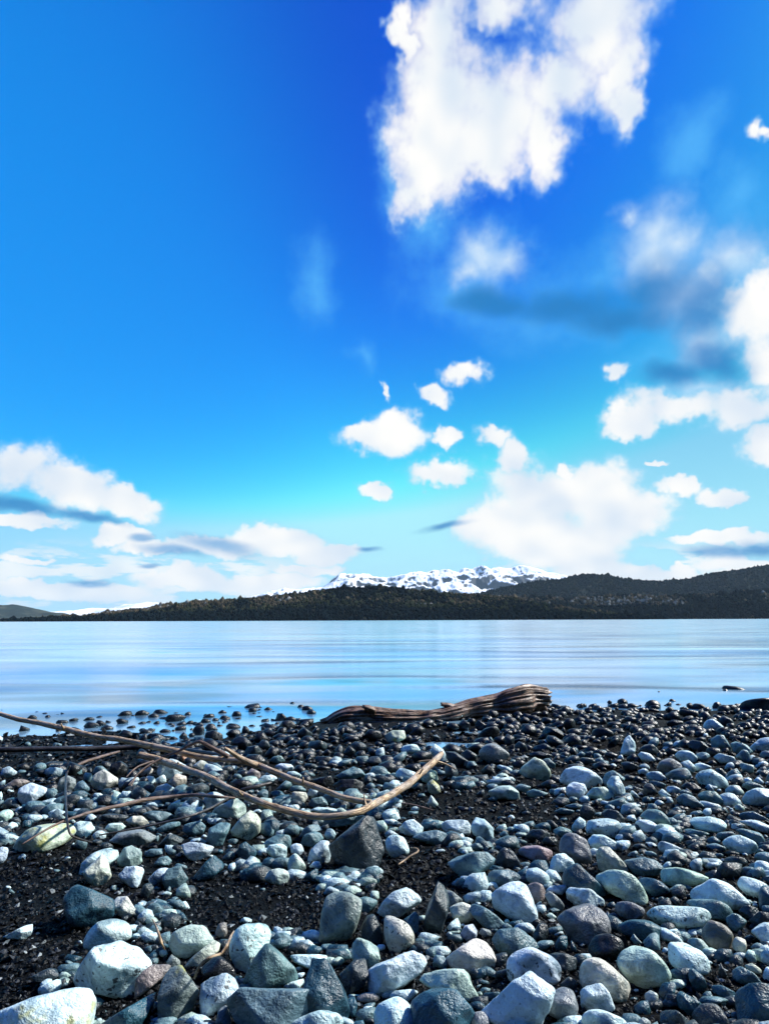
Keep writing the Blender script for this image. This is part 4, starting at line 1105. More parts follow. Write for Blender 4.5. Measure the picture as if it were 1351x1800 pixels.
C3|r|b|690,820 740,780 820,800 890,870 830,895 740,870|
C3|r|d|465,760 480,710 520,705 560,760 530,805 480,800|
C3|r|p|370,770 390,755 450,810 420,820|
C3|m|p|425,620 470,600 510,610 490,655 440,650|
C3|m|d|390,680 420,650 470,685 440,715|
C3|r|b|500,690 560,690 640,720 600,745 530,725|
C3|r|p|620,730 680,725 730,750 690,785 640,770|
C3|m|p|565,770 600,745 680,810 640,825 590,805|
C3|r|b|690,780 740,750 800,770 820,800 740,800|
C3|a|g|1140,560 1250,580 1250,635 1190,650|
C3|m|d|310,560 360,555 440,590 400,620 330,610|
C3|m|d|0,550 30,525 110,530 135,560 60,580|
C3|m|d|185,500 240,485 300,510 250,540|
C3|r|b|460,810 490,795 520,820 500,855 460,850|
C3|m|d|20,900 40,860 90,860 135,910 100,970 30,970|
C3|r|p|230,575 260,565 285,590 250,605|
'''
TINT = {'k': (0.008, 0.012, 0.015), 'd': (0.028, 0.044, 0.052), 'b': (0.115, 0.205, 0.23), 'e': (0.026, 0.085, 0.12), 'p': (0.53, 0.69, 0.72),
        'g': (0.42, 0.56, 0.49), 'w': (0.60, 0.61, 0.52), 't': (0.26, 0.225, 0.205), 'm': (0.18, 0.20, 0.215), 's': (0.45, 0.55, 0.59),
        'y': (0.45, 0.51, 0.41), 'q': (0.19, 0.225, 0.23), 'o': (0.33, 0.15, 0.06), 'x': (0.030, 0.044, 0.054)}
WORD = {'k': 'black wet', 'd': 'dark grey', 'b': 'blue-grey', 'e': 'slate-blue', 'p': 'pale bluish-white', 'g': 'pale grey-green',
        'w': 'cream', 't': 'brownish', 'm': 'mauve-grey', 's': 'mottled', 'y': 'yellowish', 'q': 'plain grey', 'o': 'orange-brown', 'x': 'dark'}
# things one can find at a glance, to say where an unnamed stone lies: words, (photograph pixel)
MARKS = [('the big dark angular boulder', 628, 1487), ('the upright dark shard', 766, 1600), ('the flat-topped streaked block', 480, 1770),
         ('the yellow-green boulder', 90, 1470), ('the speckle-topped boulder', 200, 1705), ('the smooth pale green boulder', 1130, 1695),
         ('the lumpy mauve boulder', 1025, 1620), ('the yellow-tinged boulder', 940, 1352), ('the large round grey stone', 868, 1325),
         ("the log's broken left end", 590, 1268), ("the log's thick right end", 945, 1228), ('the long offshore stone', 1290, 1211),
         ('the fluted cream stone', 172, 1533), ('the cream-white edge boulder', 1335, 1402), ("the long sticks' crossing", 655, 1412),
         ('the dome-topped stone', 1252, 1275), ('the cone stone', 1103, 1312), ('the thin vertical twig', 117, 1410),
         ('the smooth domed boulder', 902, 1590), ('the largest black rock', 1325, 1240), ('the lichened stone', 695, 1293),
         ('the shadowed blue boulder', 160, 1590), ('the blue corner boulder', 1325, 1765), ('the mauve pyramid stone', 1013, 1493),
         ('the round mauve stone', 1178, 1348), ('the bright cream stone', 184, 1373), ("the curved stick's upturned tip", 772, 1325),
         ("the curved stick's cut end", 245, 1328), ('the long mottled boulder', 1190, 1610), ('the large pitted stone', 435, 1450),
         ('the black triangular stone', 495, 1262), ('the touching pale pair', 825, 1455), ('the pinkish rounded stone', 1262, 1645)]
SHARP = {'r': (11.0, 0.060), 'm': (26.0, 0.075), 'a': (44.0, 0.055)}


def rock_shape(poly_xy, half_depth, kind, sub, g):
    """body with a given outline (x right, y up, seen along z): soft intersection of planes, then lumps"""
    p_exp, lump = SHARP[kind]
    h = hull(poly_xy)
    N, D = [], []
    for a, b in zip(h, np.roll(h, -1, 0)):
        e = b - a; L = np.hypot(*e)
        if L < 1e-9: continue
        n = np.array([e[1], -e[0]]) / L
        tz = g.normal(0, 0.10)
        N.append(unit(np.array([n[0], n[1], tz]))); D.append(max(n.dot(a), 1e-6) / math.sqrt(1 + tz * tz))
    ext = np.abs(h).max(0)
    for s in (1, -1):
        for k in range(5 if kind != 'a' else 4):
            an = k * 2 * math.pi / (5 if kind != 'a' else 4) + g.uniform(0, 1.2)
            tl = g.uniform(0.25, 0.95)
            n = np.array([math.cos(an) * math.sin(tl), math.sin(an) * math.sin(tl), s * math.cos(tl)])
            sup = math.sqrt((n[0] * ext[0]) ** 2 + (n[1] * ext[1]) ** 2 + (n[2] * half_depth) ** 2)
            N.append(n); D.append(sup * g.uniform(0.72, 0.97))
        N.append(np.array([0, 0, s * 1.0])); D.append(half_depth * g.uniform(0.9, 1.0))
    N = np.array(N); D = np.array(D)
    d, f = ICO[sub]
    # sample directions stretched like the outline so that flat stones keep even faces
    st = np.array([ext[0], ext[1], half_depth]); st = st / st.max()
    d = d * np.maximum(st, 0.25); d /= np.linalg.norm(d, axis=1)[:, None]
    q = np.maximum(d @ N.T, 0) / D[None]
    r = (q ** p_exp).sum(1) ** (-1 / p_exp)
    size = (ext[0] * ext[1] * half_depth) ** (1 / 3)
    v = d * r[:, None]
    o = g.random(3) * 50
    n1 = fbm(v / size * 0.9 + o, 2, 1) - 0.5
    n2 = fbm(v / size * 3.2 + o, 3, 5) - 0.5
    k = 1 + n1 * lump * 3.2 + n2 * lump * (1.5 if kind != 'a' else 1.9)
    if p_exp < 20: k = k * (1 + 0.25 / p_exp * 2)
    return v * k[:, None], f


def settle(px, py, shape_fn, sink=0.14, floor=None):
    """lay a stone on the ground so that it is seen at this pixel; returns verts in world space and its centre"""
    c = ray(px, py); L = np.linalg.norm(c); c = c / L
    ex = unit(R0 - c * R0.dot(c)); ey = np.cross(ex, c) * -1
    ey = np.cross(c, ex) * -1 if np.cross(c, ex)[2] < 0 else np.cross(c, ex)
    ez = -c
    body, f = shape_fn(c, ex, ey)               # at unit distance
    W = body[:, :1] * ex + body[:, 1:2] * ey + body[:, 2:3] * ez
    low = W[np.argsort(W[:, 2])[:max(6, len(W) // 40)]]
    hgt = np.ptp(W[:, 2])
    def gap(t):
        P = CAM + t * c + t * low
        g0 = ground_at(P[:, 0], P[:, 1])
        if floor is not None: g0 = np.maximum(g0, floor)
        return (P[:, 2] - g0).min() + sink * hgt * t
    lo, hi = 0.25, 16.0
    for _ in range(24):
        m = (lo + hi) / 2
        if gap(m) > 0: lo = m
        else: hi = m
    return CAM + lo * c + lo * W, CAM + lo * c, f, lo


def outline(poly, c, ex, ey):
    """photograph outline -> coordinates at unit distance on the plane facing the line of sight"""
    o = []
    for x, y in poly:
        r = ray(x, y); r = r / r.dot(c)
        o.append(((r - c).dot(ex), (r - c).dot(ey)))
    return np.array(o)


survey = []
for line in SURVEY.strip().split('\n'):
    F = line.split('|')
    sx, sy = SHEET[F[0]]
    P = np.array([[float(q) for q in t.split(',')] for t in F[3].split()]) / 3.997 + (sx, sy)
    lo, hi = P.min(0), P.max(0)
    survey.append(dict(P=P, kind=F[1], tint=F[2], label=F[4], extra=F[5] if len(F) > 5 else '', c=(lo + hi) / 2, wh=hi - lo,
                       area=float(np.prod(np.clip(hi, 0, (W0, H0)) - np.clip(lo, 0, (W0, H0))))))
survey.sort(key=lambda s: (not s['label'], -s['area']))
NAMED, REST = survey[:298], survey[298:]


def describe(items):
    """one sentence for each stone without its own, told from its neighbours by look and by a landmark"""
    ordn = ['', 'second ', 'third ', 'fourth ', 'fifth ', 'sixth ', 'seventh ', 'eighth ']
    pool = {}
    for s in items:
        if s['label']: continue
        w, h = s['wh']; ar = w * h
        size = 'big' if ar > 3000 else 'mid-sized' if ar > 1300 else 'small' if ar > 450 else 'tiny'
        form = 'upright' if h > 1.15 * w else 'flat' if w > 2.3 * h else {'r': 'rounded', 'm': 'blunt', 'a': 'angular'}[s['kind']]
        best = min(((math.hypot(x - s['c'][0], 1.5 * (y - s['c'][1])), n, x, y) for n, x, y in MARKS if math.hypot(x - s['c'][0], y - s['c'][1]) > 12))
        dd, name, x, y = best
        dx, dy = s['c'][0] - x, 1.7 * (s['c'][1] - y)
        a = math.degrees(math.atan2(dy, dx)) % 360
        way = ('right of', 'in front and right of', 'in front of', 'in front and left of', 'left of', 'behind and left of', 'behind', 'behind and right of')[int(((a + 22.5) % 360) // 45)]
        pool.setdefault((size, s['tint'], form, way, name), []).append((dd, s))
    for (size, t, form, way, name), L in pool.items():
        L.sort(key=lambda q: q[0])
        for k, (dd, s) in enumerate(L):
            first = 'nearest ' if len(L) > 1 and k == 0 else ordn[min(k, 7)]
            s['label'] = f'{first}{size} {WORD[t]} {form} stone {way} {name}'


describe(NAMED)
LOG_LINE = np.array([(560, 1278), (600, 1270), (680, 1265), (740, 1262), (790, 1255), (840, 1245), (890, 1235), (950, 1228)])
occupied = []
for i, s in enumerate(survey):
    g = np.random.default_rng(1000 + i)
    w, h = s['wh']
    named = i < len(NAMED)
    sub = 4 if s['area'] > 900 else 3
    if s['area'] > 9000: sub = 5
    if not named: sub = 2
    cx, cy = s['c']

    def body(c, ex, ey, s=s, g=g, sub=sub):
        o = outline(s['P'], c, ex, ey)
        mid = (o.max(0) + o.min(0)) / 2; o = o - mid
        e = np.abs(o).max(0)
        hd = (min(e) * 0.62 + max(e) * 0.38) * g.uniform(0.85, 1.0)
        return rock_shape(o, hd, s['kind'], sub, g)
    V, C, f, t = settle(cx, cy, body, sink=0.16 if s['tint'] != 'k' else 0.20, floor=-0.012)
    s['V'], s['C'], s['f'], s['t'] = V, C, f, t
    occupied.append((cx, cy, w / 2, h / 2))
    col = np.array(TINT[s['tint']]) * g.uniform(0.85, 1.15) * (1 + g.normal(0, 0.03, 3))
    s['col'] = np.clip(col, 0.008, 0.8)
    if named:
        mat = M_WET if s['tint'] == 'k' else M_SPECK if s['extra'] == 'spots' else M_LICHEN if s['extra'] == 'stain' else M_DRY
        if s['tint'] in 'dex' and cy < 1330: mat = M_WET
        o = mesh_obj('stone', V, f, mat, loc=C)
        o.color = (*s['col'], 1.0)
        tag(o, s['label'], 'stone', 'stones lying on the beach')

# ---------------------------------------------------------------- the smaller stones between them
occ = np.array(occupied)


def filler_density(x, y):
    """how thickly loose stones lie, read off the photograph: (chance, size in px, share of dark wet stones)"""
    if y < 1238: return 0, 10, 1
    sh = np.interp(x, [-400, 0, 250, 420, 600, 960, 1351, 1800], [1292, 1281, 1294, 1280, 1264, 1240, 1238, 1240])
    if y < sh: return (0.30 if y > sh - 34 and x < 560 and x > 60 else 0.10 if x > 960 and y > sh - 14 else 0.0), 19, 1.0
    near_w = y - sh
    wet = 1.0 if near_w < 45 else max(0.0, 0.9 - (near_w - 45) / 110)
    if ((x - 790) / 62) ** 2 + ((y - 1296) / 20) ** 2 < 1 or ((x - 1066) / 45) ** 2 + ((y - 1314) / 9) ** 2 < 1: return 0.12, 12, 1.0
    if x < 250 and y < 1345: return 0.10, 15, 0.9
    if x < 300 and y > 1490 and y < 1800 - 0.9 * x: return 0.10, 13, 0.6
    if 330 < x < 560 and 1545 < y < 1640: return 0.02, 13, 0.6
    if 700 < x < 980 and 1385 < y < 1450: return 0.18, 15, 0.7
    if 660 < x < 800 and 1490 < y < 1600: return 0.04, 12, 0.6
    size = np.interp(y, [1240, 1300, 1400, 1500, 1650, 1800, 2100], [20, 26, 30, 32, 44, 58, 80])
    if x > 940 and y > 1330: return 0.9, size * 1.0, max(0.2, wet * 0.4)
    if y > 1560: return 0.9, size * 0.74, 0.22
    return 0.85, size, wet


def scatter(name, mat, want, seed, x0, x1, y0, y1, scale, sub, label, avoid):
    g = np.random.default_rng(seed)
    VV, FF, TT = [], [], []; nv = 0; tries = 0; placed = 0
    while placed < want and tries < want * 14:
        tries += 1
        x = g.uniform(x0, x1); y = y0 + (y1 - y0) * g.random()
        ch, size, wet = filler_density(x, y)
        if g.random() > ch: continue
        w = size * scale * np.exp(np.clip(g.normal(-0.06, 0.36), -1, 0.45)); h = w * g.uniform(0.42, 0.78)
        k = occ[(np.abs(occ[:, 0] - x) < occ[:, 2] * avoid + w * 0.22) & (np.abs(occ[:, 1] - y) < occ[:, 3] * avoid + h * 0.15)]
        if len(k): continue
        lg = np.interp(x, LOG_LINE[:, 0], LOG_LINE[:, 1], left=0, right=0)
        if lg and -45 < y - lg < 8: continue
        dark = g.random() < wet
        if (mat is M_PEBWET) != dark: continue
        kind = 'rmmaa'[g.integers(5)]
        n = 7; an = np.sort(g.uniform(0, 6.283, n) * 0.35 + np.arange(n) * 6.283 / n * 0.8)
        tl = g.normal(0, 0.25)
        ox = np.cos(an) * w / 2; oy = np.sin(an) * h / 2
        P = np.stack([x + ox * math.cos(tl) - oy * math.sin(tl), y + ox * math.sin(tl) + oy * math.cos(tl)], 1)

        def body(c, ex, ey):
            o = outline(P, c, ex, ey); o = o - (o.max(0) + o.min(0)) / 2
            e = np.abs(o).max(0)
            return rock_shape(o, (min(e) + max(e)) * 0.5, kind, sub, g)
        V, C, f, t = settle(x, y, body, sink=g.uniform(0.22, 0.45), floor=-0.012)
        if dark: col = np.array(TINT['k']) * g.uniform(0.7, 1.6)
        else: col = np.array(TINT['dbppebedpbgd'[g.integers(12)]]) * g.uniform(0.7, 1.1)
        VV.append(V); FF.append(f + nv); TT.append(np.repeat([[*col, 1.0]], len(V), 0)); nv += len(V); placed += 1
    if name is None: return VV, FF, TT
    o = mesh_obj(name, np.concatenate(VV), np.concatenate(FF), mat, attrs={'tint': ('FLOAT_COLOR', np.concatenate(TT))})
    tag(o, label, 'pebbles', kind='stuff')
    return o


# the surveyed stones past the three hundred largest join the loose pebbles
nv = 0; VV = []; FF = []; TT = []
for s in REST:
    VV.append(s['V']); FF.append(s['f'] + nv); nv += len(s['V']); TT.append(np.repeat([[*s['col'], 1.0]], len(s['V']), 0))
o = mesh_obj('pebbles', np.concatenate(VV), np.concatenate(FF), M_PEB, attrs={'tint': ('FLOAT_COLOR', np.concatenate(TT))})
tag(o, 'small stones wedged between the larger ones across the beach', 'pebbles', kind='stuff')
scatter('pebbles', M_PEBWET, 1300, 51, -500, 1850, 1240, 1500, 1.0, 2, 'small black wet stones crowded along the waterline', 0.75)
scatter('pebbles', M_PEBWET, 750, 57, -40, 1391, 1238, 1345, 0.8, 2, 'smallest black wet stones filling the shingle by the water', 0.6)
scatter('pebbles', M_PEB, 2000, 52, -60, 1411, 1290, 1840, 1.06, 2, 'loose grey and pale pebbles filling the gaps of the shingle', 0.80)
scatter('pebbles', M_PEB, 800, 54, -1000, -60, 1290, 2100, 0.9, 2, 'loose stones of the shingle left of the view', 0.8)
scatter('pebbles', M_PEB, 1000, 55, 1411, 2350, 1290, 2100, 0.9, 2, 'loose stones of the shingle right of the view', 0.8)
scatter('pebbles', M_PEB, 250, 56, -60, 1411, 1840, 2150, 0.9, 2, 'loose stones nearest to the viewer', 0.8)
scatter('pebbles', M_PEB, 1000, 53, -350, 1700, 1300, 1950, 0.38, 1, 'tiny grey pebbles scattered over the dark gravel', 0.7)


# ---------------------------------------------------------------- black grit, grain by grain
def grit(n, seed, x0, x1, y0, y1, lo, hi):
    g = np.random.default_rng(seed)
    x = g.uniform(x0, x1, n); y = y0 + (y1 - y0) * g.random(n)
    P = np.zeros((n, 3)); S = np.zeros(n)
    R = F_[None] + R0[None] * ((x - W0 / 2) / FPX)[:, None] + U_[None] * ((H0 / 2 - y) / FPX)[:, None]
    t = (0.2 - CAM[2]) / R[:, 2]
    for _ in range(12):
        P = CAM + t[:, None] * R
        gz = ground_at(P[:, 0], P[:, 1])
        t = t * 0.3 + 0.7 * (gz - CAM[2]) / R[:, 2]
    P = CAM + t[:, None] * R; P[:, 2] = ground_at(P[:, 0], P[:, 1])
    ok = (P[:, 2] > 0.0) & (t > 0.3) & (t < 9)
    P = P[ok]; t = t[ok]; n = len(P)
    S = np.exp(g.uniform(np.log(lo), np.log(hi), n)) / FPX * t
    b, f = ICO[1]
    b = np.array([(0, 0, 1), (0.9, 0, 0.1), (0.25, 0.85, -0.1), (-0.75, 0.5, 0.15), (-0.7, -0.55, -0.1), (0.3, -0.9, 0.05), (0.1, 0, -0.8)])
    f = np.array([(0, 1, 2), (0, 2, 3), (0, 3, 4), (0, 4, 5), (0, 5, 1), (6, 2, 1), (6, 3, 2), (6, 4, 3), (6, 5, 4), (6, 1, 5)])
    m = len(b)
    B = b[None] * g.uniform(0.6, 1.4, (n, m, 1)) * np.stack([g.uniform(0.7, 1.5, n), g.uniform(0.6, 1.0, n), g.uniform(0.35, 0.8, n)], 1)[:, None, :]
    a = g.random(n) * 6.283; e = g.normal(0, 0.45, n)
    c, s = np.cos(a)[:, None], np.sin(a)[:, None]; ce, se = np.cos(e)[:, None], np.sin(e)[:, None]
    X = B[..., 0] * ce - B[..., 2] * se; Z = B[..., 0] * se + B[..., 2] * ce; Y = B[..., 1]
    V = np.stack([X * c - Y * s, X * s + Y * c, Z], -1) * S[:, None, None] * 0.5 + P[:, None, :] + np.array([0, 0, 1.0]) * (S * 0.12)[:, None, None]
    sel = g.random(n)
    col = np.where(sel[:, None] < 0.80, np.array([[0.003, 0.0045, 0.0065]]), np.where(sel[:, None] < 0.955, np.array([[0.030, 0.034, 0.040]]), np.array([[0.22, 0.25, 0.26]]))) * g.uniform(0.6, 1.4, n)[:, None]
    T = np.repeat(np.concatenate([col, np.ones((n, 1))], 1), m, 0)
    o = mesh_obj('gravel', V.reshape(-1, 3), (f[None] + (np.arange(n) * m)[:, None, None]).reshape(-1, 3), M_GRIT, smooth=False, attrs={'tint': ('FLOAT_COLOR', T)})
    return o


tag(grit(52000, 61, -450, 1800, 1286, 2100, 5.0, 15.0), 'black volcanic grit and gravel between the stones', 'gravel', kind='stuff')

# ---------------------------------------------------------------- driftwood
def tube(name, pts, rad, mat, sides=10, step=0.012, seed=0, knob=0.10, ridge=0.0, parent=None, cap=True, bend=0.0):
    """branch along a polyline of world points; radius per point; grain runs along it"""
    pts = np.asarray(pts, float); rad = np.asarray(rad, float)
    d = np.r_[0, np.cumsum(np.linalg.norm(np.diff(pts, axis=0), axis=1))]
    n = max(6, int(d[-1] / step))
    t = np.linspace(0, d[-1], n)
    # smooth interpolation (Catmull-Rom through the points)
    def cr(vals):
        out = np.zeros((n,) + vals.shape[1:])
        for i, tt in enumerate(t):
            k = min(max(np.searchsorted(d, tt, 'right') - 1, 0), len(d) - 2)
            u = (tt - d[k]) / max(d[k + 1] - d[k], 1e-9)
            p0 = vals[max(k - 1, 0)]; p1 = vals[k]; p2 = vals[k + 1]; p3 = vals[min(k + 2, len(d) - 1)]
            out[i] = 0.5 * (2 * p1 + (p2 - p0) * u + (2 * p0 - 5 * p1 + 4 * p2 - p3) * u ** 2 + (3 * p1 - p0 - 3 * p2 + p3) * u ** 3)
        return out
    C = cr(pts); Rr = np.maximum(cr(rad[:, None])[:, 0], rad.min() * 0.5)
    if bend:
        q = np.stack([t * 3.1, np.zeros(n), np.zeros(n)], 1)
        C = C + (np.stack([fbm(q + 5, 2, seed + 1), fbm(q + 9, 2, seed + 2), fbm(q + 13, 2, seed + 3)], 1) - 0.5) * bend
    T = np.gradient(C, axis=0); T /= np.linalg.norm(T, axis=1)[:, None]
    up = np.array([0, 0, 1.0]); A = np.cross(T, up); A /= np.linalg.norm(A, axis=1)[:, None]; B = np.cross(A, T)
    th = np.arange(sides) / sides * 2 * math.pi
    q = np.stack([np.cos(th)[None] * 1.3 + 0 * t[:, None], np.sin(th)[None] * 1.3 + 0 * t[:, None], np.repeat((t / rad.max() * 0.16)[:, None], sides, 1)], -1)
    nz = fbm(q.reshape(-1, 3) + seed * 3.3, 3, seed).reshape(n, sides) - 0.5
    gk = np.random.default_rng(seed + 500)
    sw = np.zeros(n)
    for tk in np.arange(gk.uniform(0.02, 0.2), t[-1], 0.22):            # swollen knots where twigs once grew
        sw += gk.uniform(0.1, 0.5) * np.exp(-((t - tk - gk.uniform(-0.06, 0.06)) / (rad.max() * gk.uniform(0.5, 1.1))) ** 2)
    R = Rr[:, None] * (1 + 2 * knob * nz + knob * 3.0 * sw[:, None] * np.clip(np.cos(th - gk.uniform(0, 6.28)), -0.2, 1)[None])
    if ridge:
        q2 = np.stack([np.cos(th)[None] * 5.2 + 0 * t[:, None], np.sin(th)[None] * 5.2 + 0 * t[:, None], np.repeat((t / rad.max() * 0.16)[:, None], sides, 1)], -1)
        r2 = np.abs(2 * fbm(q2.reshape(-1, 3), 3, seed + 7).reshape(n, sides) - 1)
        R = R * (1 + ridge * (0.5 - 2.2 * np.exp(-r2 * 9)))
    V = C[:, None, :] + R[..., None] * (np.cos(th)[None, :, None] * A[:, None, :] + np.sin(th)[None, :, None] * B[:, None, :])
    grain = np.stack([np.cos(th)[None] * Rr[:, None], np.sin(th)[None] * Rr[:, None], np.repeat(t[:, None], sides, 1)], -1).reshape(-1, 3)
    if ridge:                                    # torn, splintered ends
        tear = (gk.random((2, sides)) - 0.25) * rad.max() * 0.9
        tear = (tear + np.roll(tear, 1, 1)) / 2
        V[0] -= T[0] * tear[0][:, None]; V[-1] += T[-1] * tear[1][:, None]; V[-2] += T[-2] * tear[1][:, None] * 0.5
    V = V.reshape(-1, 3)
    f = []
    i = np.arange(n - 1)[:, None] * sides; k = np.arange(sides)[None]
    k2 = (k + 1) % sides
    f = np.stack([(i + k), (i + k2), (i + sides + k2), (i + sides + k)], -1).reshape(-1, 4).tolist()
    if cap:
        V = np.concatenate([V, [C[0] - T[0] * Rr[0] * 0.35], [C[-1] + T[-1] * Rr[-1] * 0.35]]); grain = np.concatenate([grain, [[0, 0, 0]], [[0, 0, t[-1]]]])
        a, b = len(V) - 2, len(V) - 1
        for k in range(sides):
            f.append((a, (k + 1) % sides, k)); f.append((b, (n - 1) * sides + k, (n - 1) * sides + (k + 1) % sides))
    return mesh_obj(name, V, f, mat, attrs={'grain': ('FLOAT_VECTOR', grain)}, loc=None if parent is None else None, parent=None), C


def at_depth(px, py, s): return CAM + ray(px, py) * s


def branch(name, px, lift, rpx, mat, label, cat='driftwood', seed=1, group=None, **kw):
    P = []; R = []
    for (x, y), l, r in zip(px, lift, rpx):
        p = on_ground(x, y, l); P.append(p); R.append(r * np.dot(p - CAM, F_) / FPX)
    o, C = tube(name, P, R, mat, seed=seed, **kw)
    tag(o, label, cat, group)
    return o, C


# the long branch coming in from the left, held up on the stones
L1 = [((-330, 1290), 5.0, 3.5), ((-200, 1262), 4.8, 4), ((-60, 1243), 4.3, 4.8), ((0, 1256), 4.1, 5.2), ((55, 1265), 3.95, 5.6), ((110, 1277), 3.8, 6.2), ((165, 1289), 3.68, 6.2), ((215, 1301), 3.55, 6.8),
      ((275, 1314), 3.42, 7.2), ((330, 1324), 3.32, 6.6), ((375, 1331), 3.24, 6.6), ((400, 1334), 3.2, 7.0), ((440, 1346), 3.12, 7.2), ((480, 1359), 3.03, 7.4), ((520, 1377), 2.93, 7.0),
      ((560, 1389), 2.86, 6.6), ((605, 1400), 2.79, 6.4), ((652, 1409), 2.72, 6.2)]
o1, C1 = tube('branch', [at_depth(*p, s) for p, s, r in L1], [0.72 * r * s / FPX for p, s, r in L1], M_STICK, sides=14, seed=4, knob=0.16, bend=0.035)
tag(o1, 'long grey-brown branch slanting in from the left edge to the beach centre', 'branch')
st, _ = tube('side_twig', [at_depth(452, 1346, 3.10), at_depth(425, 1334, 3.08), at_depth(408, 1323, 3.07), at_depth(395, 1315, 3.06)], [0.016, 0.013, 0.011, 0.008], M_STICK, seed=8)
st.parent = o1
st2, _ = tube('side_twig', [at_depth(402, 1330, 3.2), at_depth(370, 1313, 3.22), at_depth(352, 1304, 3.24), at_depth(338, 1308, 3.26), at_depth(310, 1322, 3.28), at_depth(284, 1331, 3.3)], [0.012, 0.010, 0.009, 0.008, 0.007, 0.005], M_BARK, seed=9)
st2.parent = o1
for k, (a, b) in enumerate((((286, 1332), (226, 1380)), ((270, 1338), (222, 1366)), ((262, 1346), (228, 1388)))):
    rt, _ = tube('rootlet', [at_depth(*a, 3.28), at_depth((a[0] + b[0]) / 2 - 4, (a[1] + b[1]) / 2 - 4, 3.2), at_depth(*b, 3.1)], [0.006, 0.0045, 0.0025], M_BARK, seed=20 + k, sides=6)
    rt.parent = o1

CURVED = branch('curved_stick', [(245, 1328), (285, 1337), (320, 1350), (370, 1371), (420, 1394), (455, 1410), (490, 1422), (540, 1433), (590, 1432), (630, 1424), (660, 1411), (690, 1394), (715, 1376), (740, 1354), (760, 1338), (776, 1322)],
       [.10, .11, .11, .10, .10, .09, .085, .08, .08, .085, .085, .09, .10, .12, .13, .15], [5.5, 5.6, 5.8, 5.6, 5.6, 5.4, 5.6, 5.6, 5.2, 5.6, 6.4, 6.2, 6.0, 6.2, 6.0, 4.2], M_STICK,
       'pale tan stick with a cut end curving up to a splintered tip', 'stick', seed=12, sides=14, knob=0.18, bend=0.02)
branch('twig', [(40, 1486), (75, 1464), (110, 1445), (150, 1430), (185, 1421), (215, 1416), (250, 1408), (300, 1401), (340, 1398), (380, 1401), (413, 1402)],
       [.10, .12, .12, .11, .11, .10, .10, .10, .10, .10, .09], [1.2, 1.8, 2.2, 2.6, 3.0, 3.2, 3.6, 3.0, 2.8, 2.6, 1.8], M_BARK,
       'thin knotty grey twig crossing above the yellow-green boulder', 'twig', seed=14, sides=8, bend=0.01)
branch('dead_branch', [(-120, 1319), (0, 1318), (55, 1317), (120, 1316), (180, 1316), (260, 1313), (320, 1318), (400, 1330), (450, 1343)], [.05, .05, .06, .06, .06, .06, .06, .05, .05], [4.5, 4.6, 4.4, 4.2, 4.4, 4.2, 4, 3.6, 2.5], M_DARKWOOD,
       'straight black wet branch lying flat on dark sand at the left edge', 'branch', seed=15, sides=10)
branch('twig', [(124, 1346), (117, 1362), (116, 1395), (117, 1425), (119, 1447), (124, 1466), (137, 1474), (162, 1481)], [.24, .21, .17, .14, .12, .10, .08, .05], [1.5, 2.0, 2.1, 2.1, 2.0, 1.9, 1.8, 1.2], M_DARKWOOD,
       'thin dark twig standing up near the left edge', 'twig', seed=16, sides=7)
branch('twig', [(131, 1348), (150, 1339), (175, 1331), (210, 1321)], [.03, .04, .05, .05], [2.2, 2.6, 2.6, 1.8], M_BARK, 'short grey twig on the dark sand under the long branch', 'twig', seed=17, sides=7)
branch('twig', [(175, 1468), (265, 1451), (335, 1434), (375, 1418), (402, 1402)], [.07, .08, .09, .10, .10], [1.3, 1.9, 2.2, 2.4, 1.6], M_DARKWOOD, 'thin black twig running below the knotty grey twig', 'twig', seed=18, sides=7)
branch('twig', [(424, 1389), (450, 1383), (482, 1375)], [.05, .06, .06], [3.2, 3.4, 2.4], M_DARKWOOD, 'short dark stick between the two long sticks', 'twig', seed=19, sides=7)
branch('twig', [(700, 1520), (711, 1512), (722, 1504), (734, 1497), (733, 1492), (722, 1490)], [.02, .02, .025, .03, .03, .02], [1.2, 1.5, 1.7, 1.5, 1.3, .8], M_STICK, 'small pale hooked twig on the gravel right of the dark boulder', 'twig', seed=24, sides=7)
branch('stem', [(342, 1719), (347, 1706), (354, 1694), (370, 1682), (389, 1676), (398, 1664), (405, 1648), (411, 1637)], [.10, .12, .13, .14, .12, .13, .12, .10], [2.2, 2.4, 2.4, 2.2, 2.4, 2.6, 2.2, 1.2], M_STICK, 'curled brown stem arching over a black round stone at lower left', 'stem', seed=25, sides=8)
branch('stem', [(268, 1616), (274, 1628), (279, 1642), (284, 1657), (290, 1670)], [.04, .05, .05, .04, .02], [1.0, 1.8, 2.4, 2.2, 1.0], M_STICK, 'short pale curved stem beside the smooth bluish dome stone', 'stem', seed=26, sides=8)
branch('twig', [(676, 1411), (720, 1414), (760, 1424)], [.015, .02, .015], [1.4, 1.6, 1.0], M_BARK, 'thin brown twig lying flat right of the sticks crossing', 'twig', seed=27, sides=7)
branch('twig', [(735, 1339), (760, 1337), (782, 1343), (800, 1352)], [.10, .11, .09, .07], [1.4, 1.6, 1.6, 1.0], M_STICK, "small twig crossing the curved stick's upturned tip", 'twig', seed=28, sides=7)

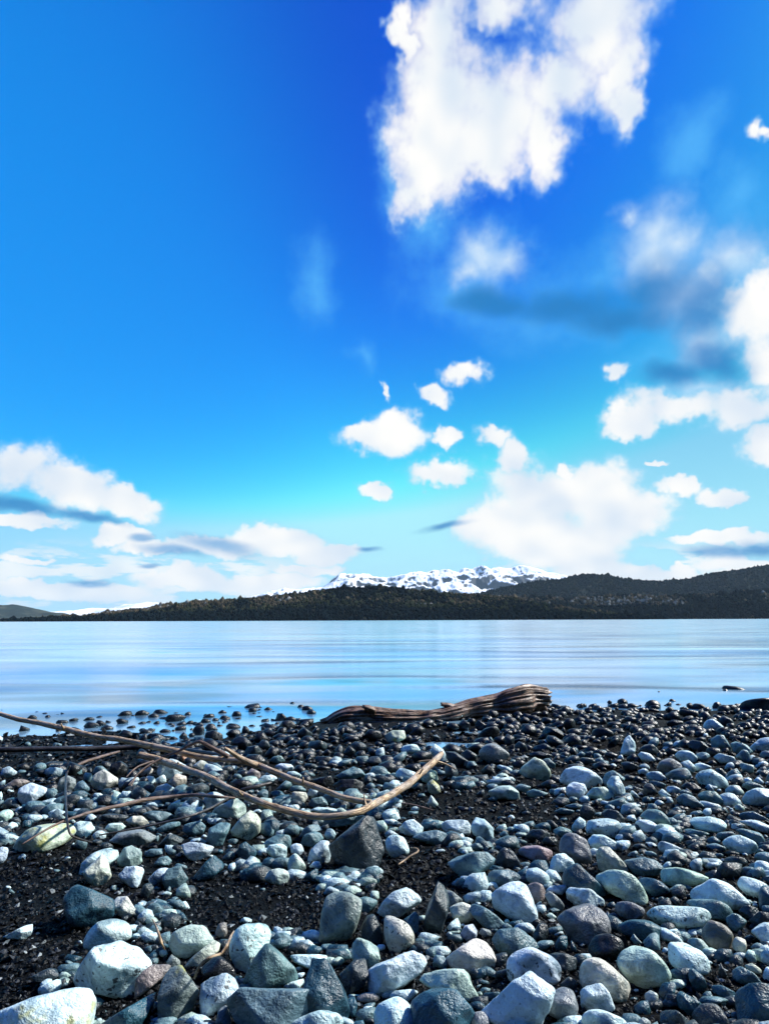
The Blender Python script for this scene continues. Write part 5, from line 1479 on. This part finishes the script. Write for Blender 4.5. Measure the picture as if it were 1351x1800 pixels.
# broken stubs left on the two long sticks
def stub(parent, C, at, tilt, length, r, seed):
    i = int(at * (len(C) - 1)); p = C[i]; d = unit(C[min(i + 3, len(C) - 1)] - C[max(i - 3, 0)])
    side = np.cross(d, (0, 0, 1.0)) * math.cos(tilt) + np.array([0, 0, 1.0]) * math.sin(tilt)
    v = unit(side + 0.6 * d)
    o, _ = tube('twig_stub', [p, p + v * length * 0.5, p + v * length + np.array([0, 0, 0.2 * length])], [r, r * 0.75, r * 0.5], M_STICK, seed=seed, sides=8, knob=0.15)
    o.parent = parent


o2, C2 = CURVED
for k, (at, tl, ln, r) in enumerate(((0.30, 0.9, 0.05, 0.009), (0.46, -2.4, 0.035, 0.008), (0.58, 0.5, 0.07, 0.008), (0.82, 1.9, 0.04, 0.008), (0.93, 0.6, 0.06, 0.007))):
    stub(o1, C1, at, tl, ln, r, 60 + k)
for k, (at, tl, ln, r) in enumerate(((0.22, 1.1, 0.03, 0.007), (0.48, 0.5, 0.05, 0.007), (0.70, 2.2, 0.05, 0.006), (0.88, 0.8, 0.045, 0.006))):
    stub(o2, C2, at, tl, ln, r, 70 + k)

# the big log half in the water
LG = [((578, 1275), 15, 6.05), ((596, 1269), 21, 6.05), ((618, 1264), 24, 6.05), ((650, 1262), 22, 6.07), ((690, 1263), 19, 6.1), ((735, 1262), 15, 6.15), ((770, 1258), 14, 6.2), ((805, 1250), 17, 6.3), ((835, 1242), 18, 6.36),
      ((870, 1236), 20, 6.45), ((900, 1228), 23, 6.5), ((926, 1224), 26, 6.6), ((948, 1225), 22, 6.65)]
log, CL = tube('log', [at_depth(*p, s) for p, r, s in LG], [0.92 * r * s / FPX for p, r, s in LG], M_LOG, sides=96, step=0.007, seed=33, knob=0.36, ridge=0.13)
tag(log, 'long weathered brown log lying at the water with a raised broken right end', 'log')
for k, (p0, p1, r, s) in enumerate((((800, 1246), (776, 1238), 0.035, 6.25), ((655, 1250), (640, 1243), 0.04, 6.0))):
    sb, _ = tube('branch_stub', [at_depth(*p0, s), at_depth((p0[0] + p1[0]) / 2, (p0[1] + p1[1]) / 2 - 1, s - 0.02), at_depth(*p1, s - 0.03)], [r, r * 0.8, r * 0.45], M_LOG, sides=18, seed=80 + k, knob=0.3, ridge=0.15)
    sb.parent = log
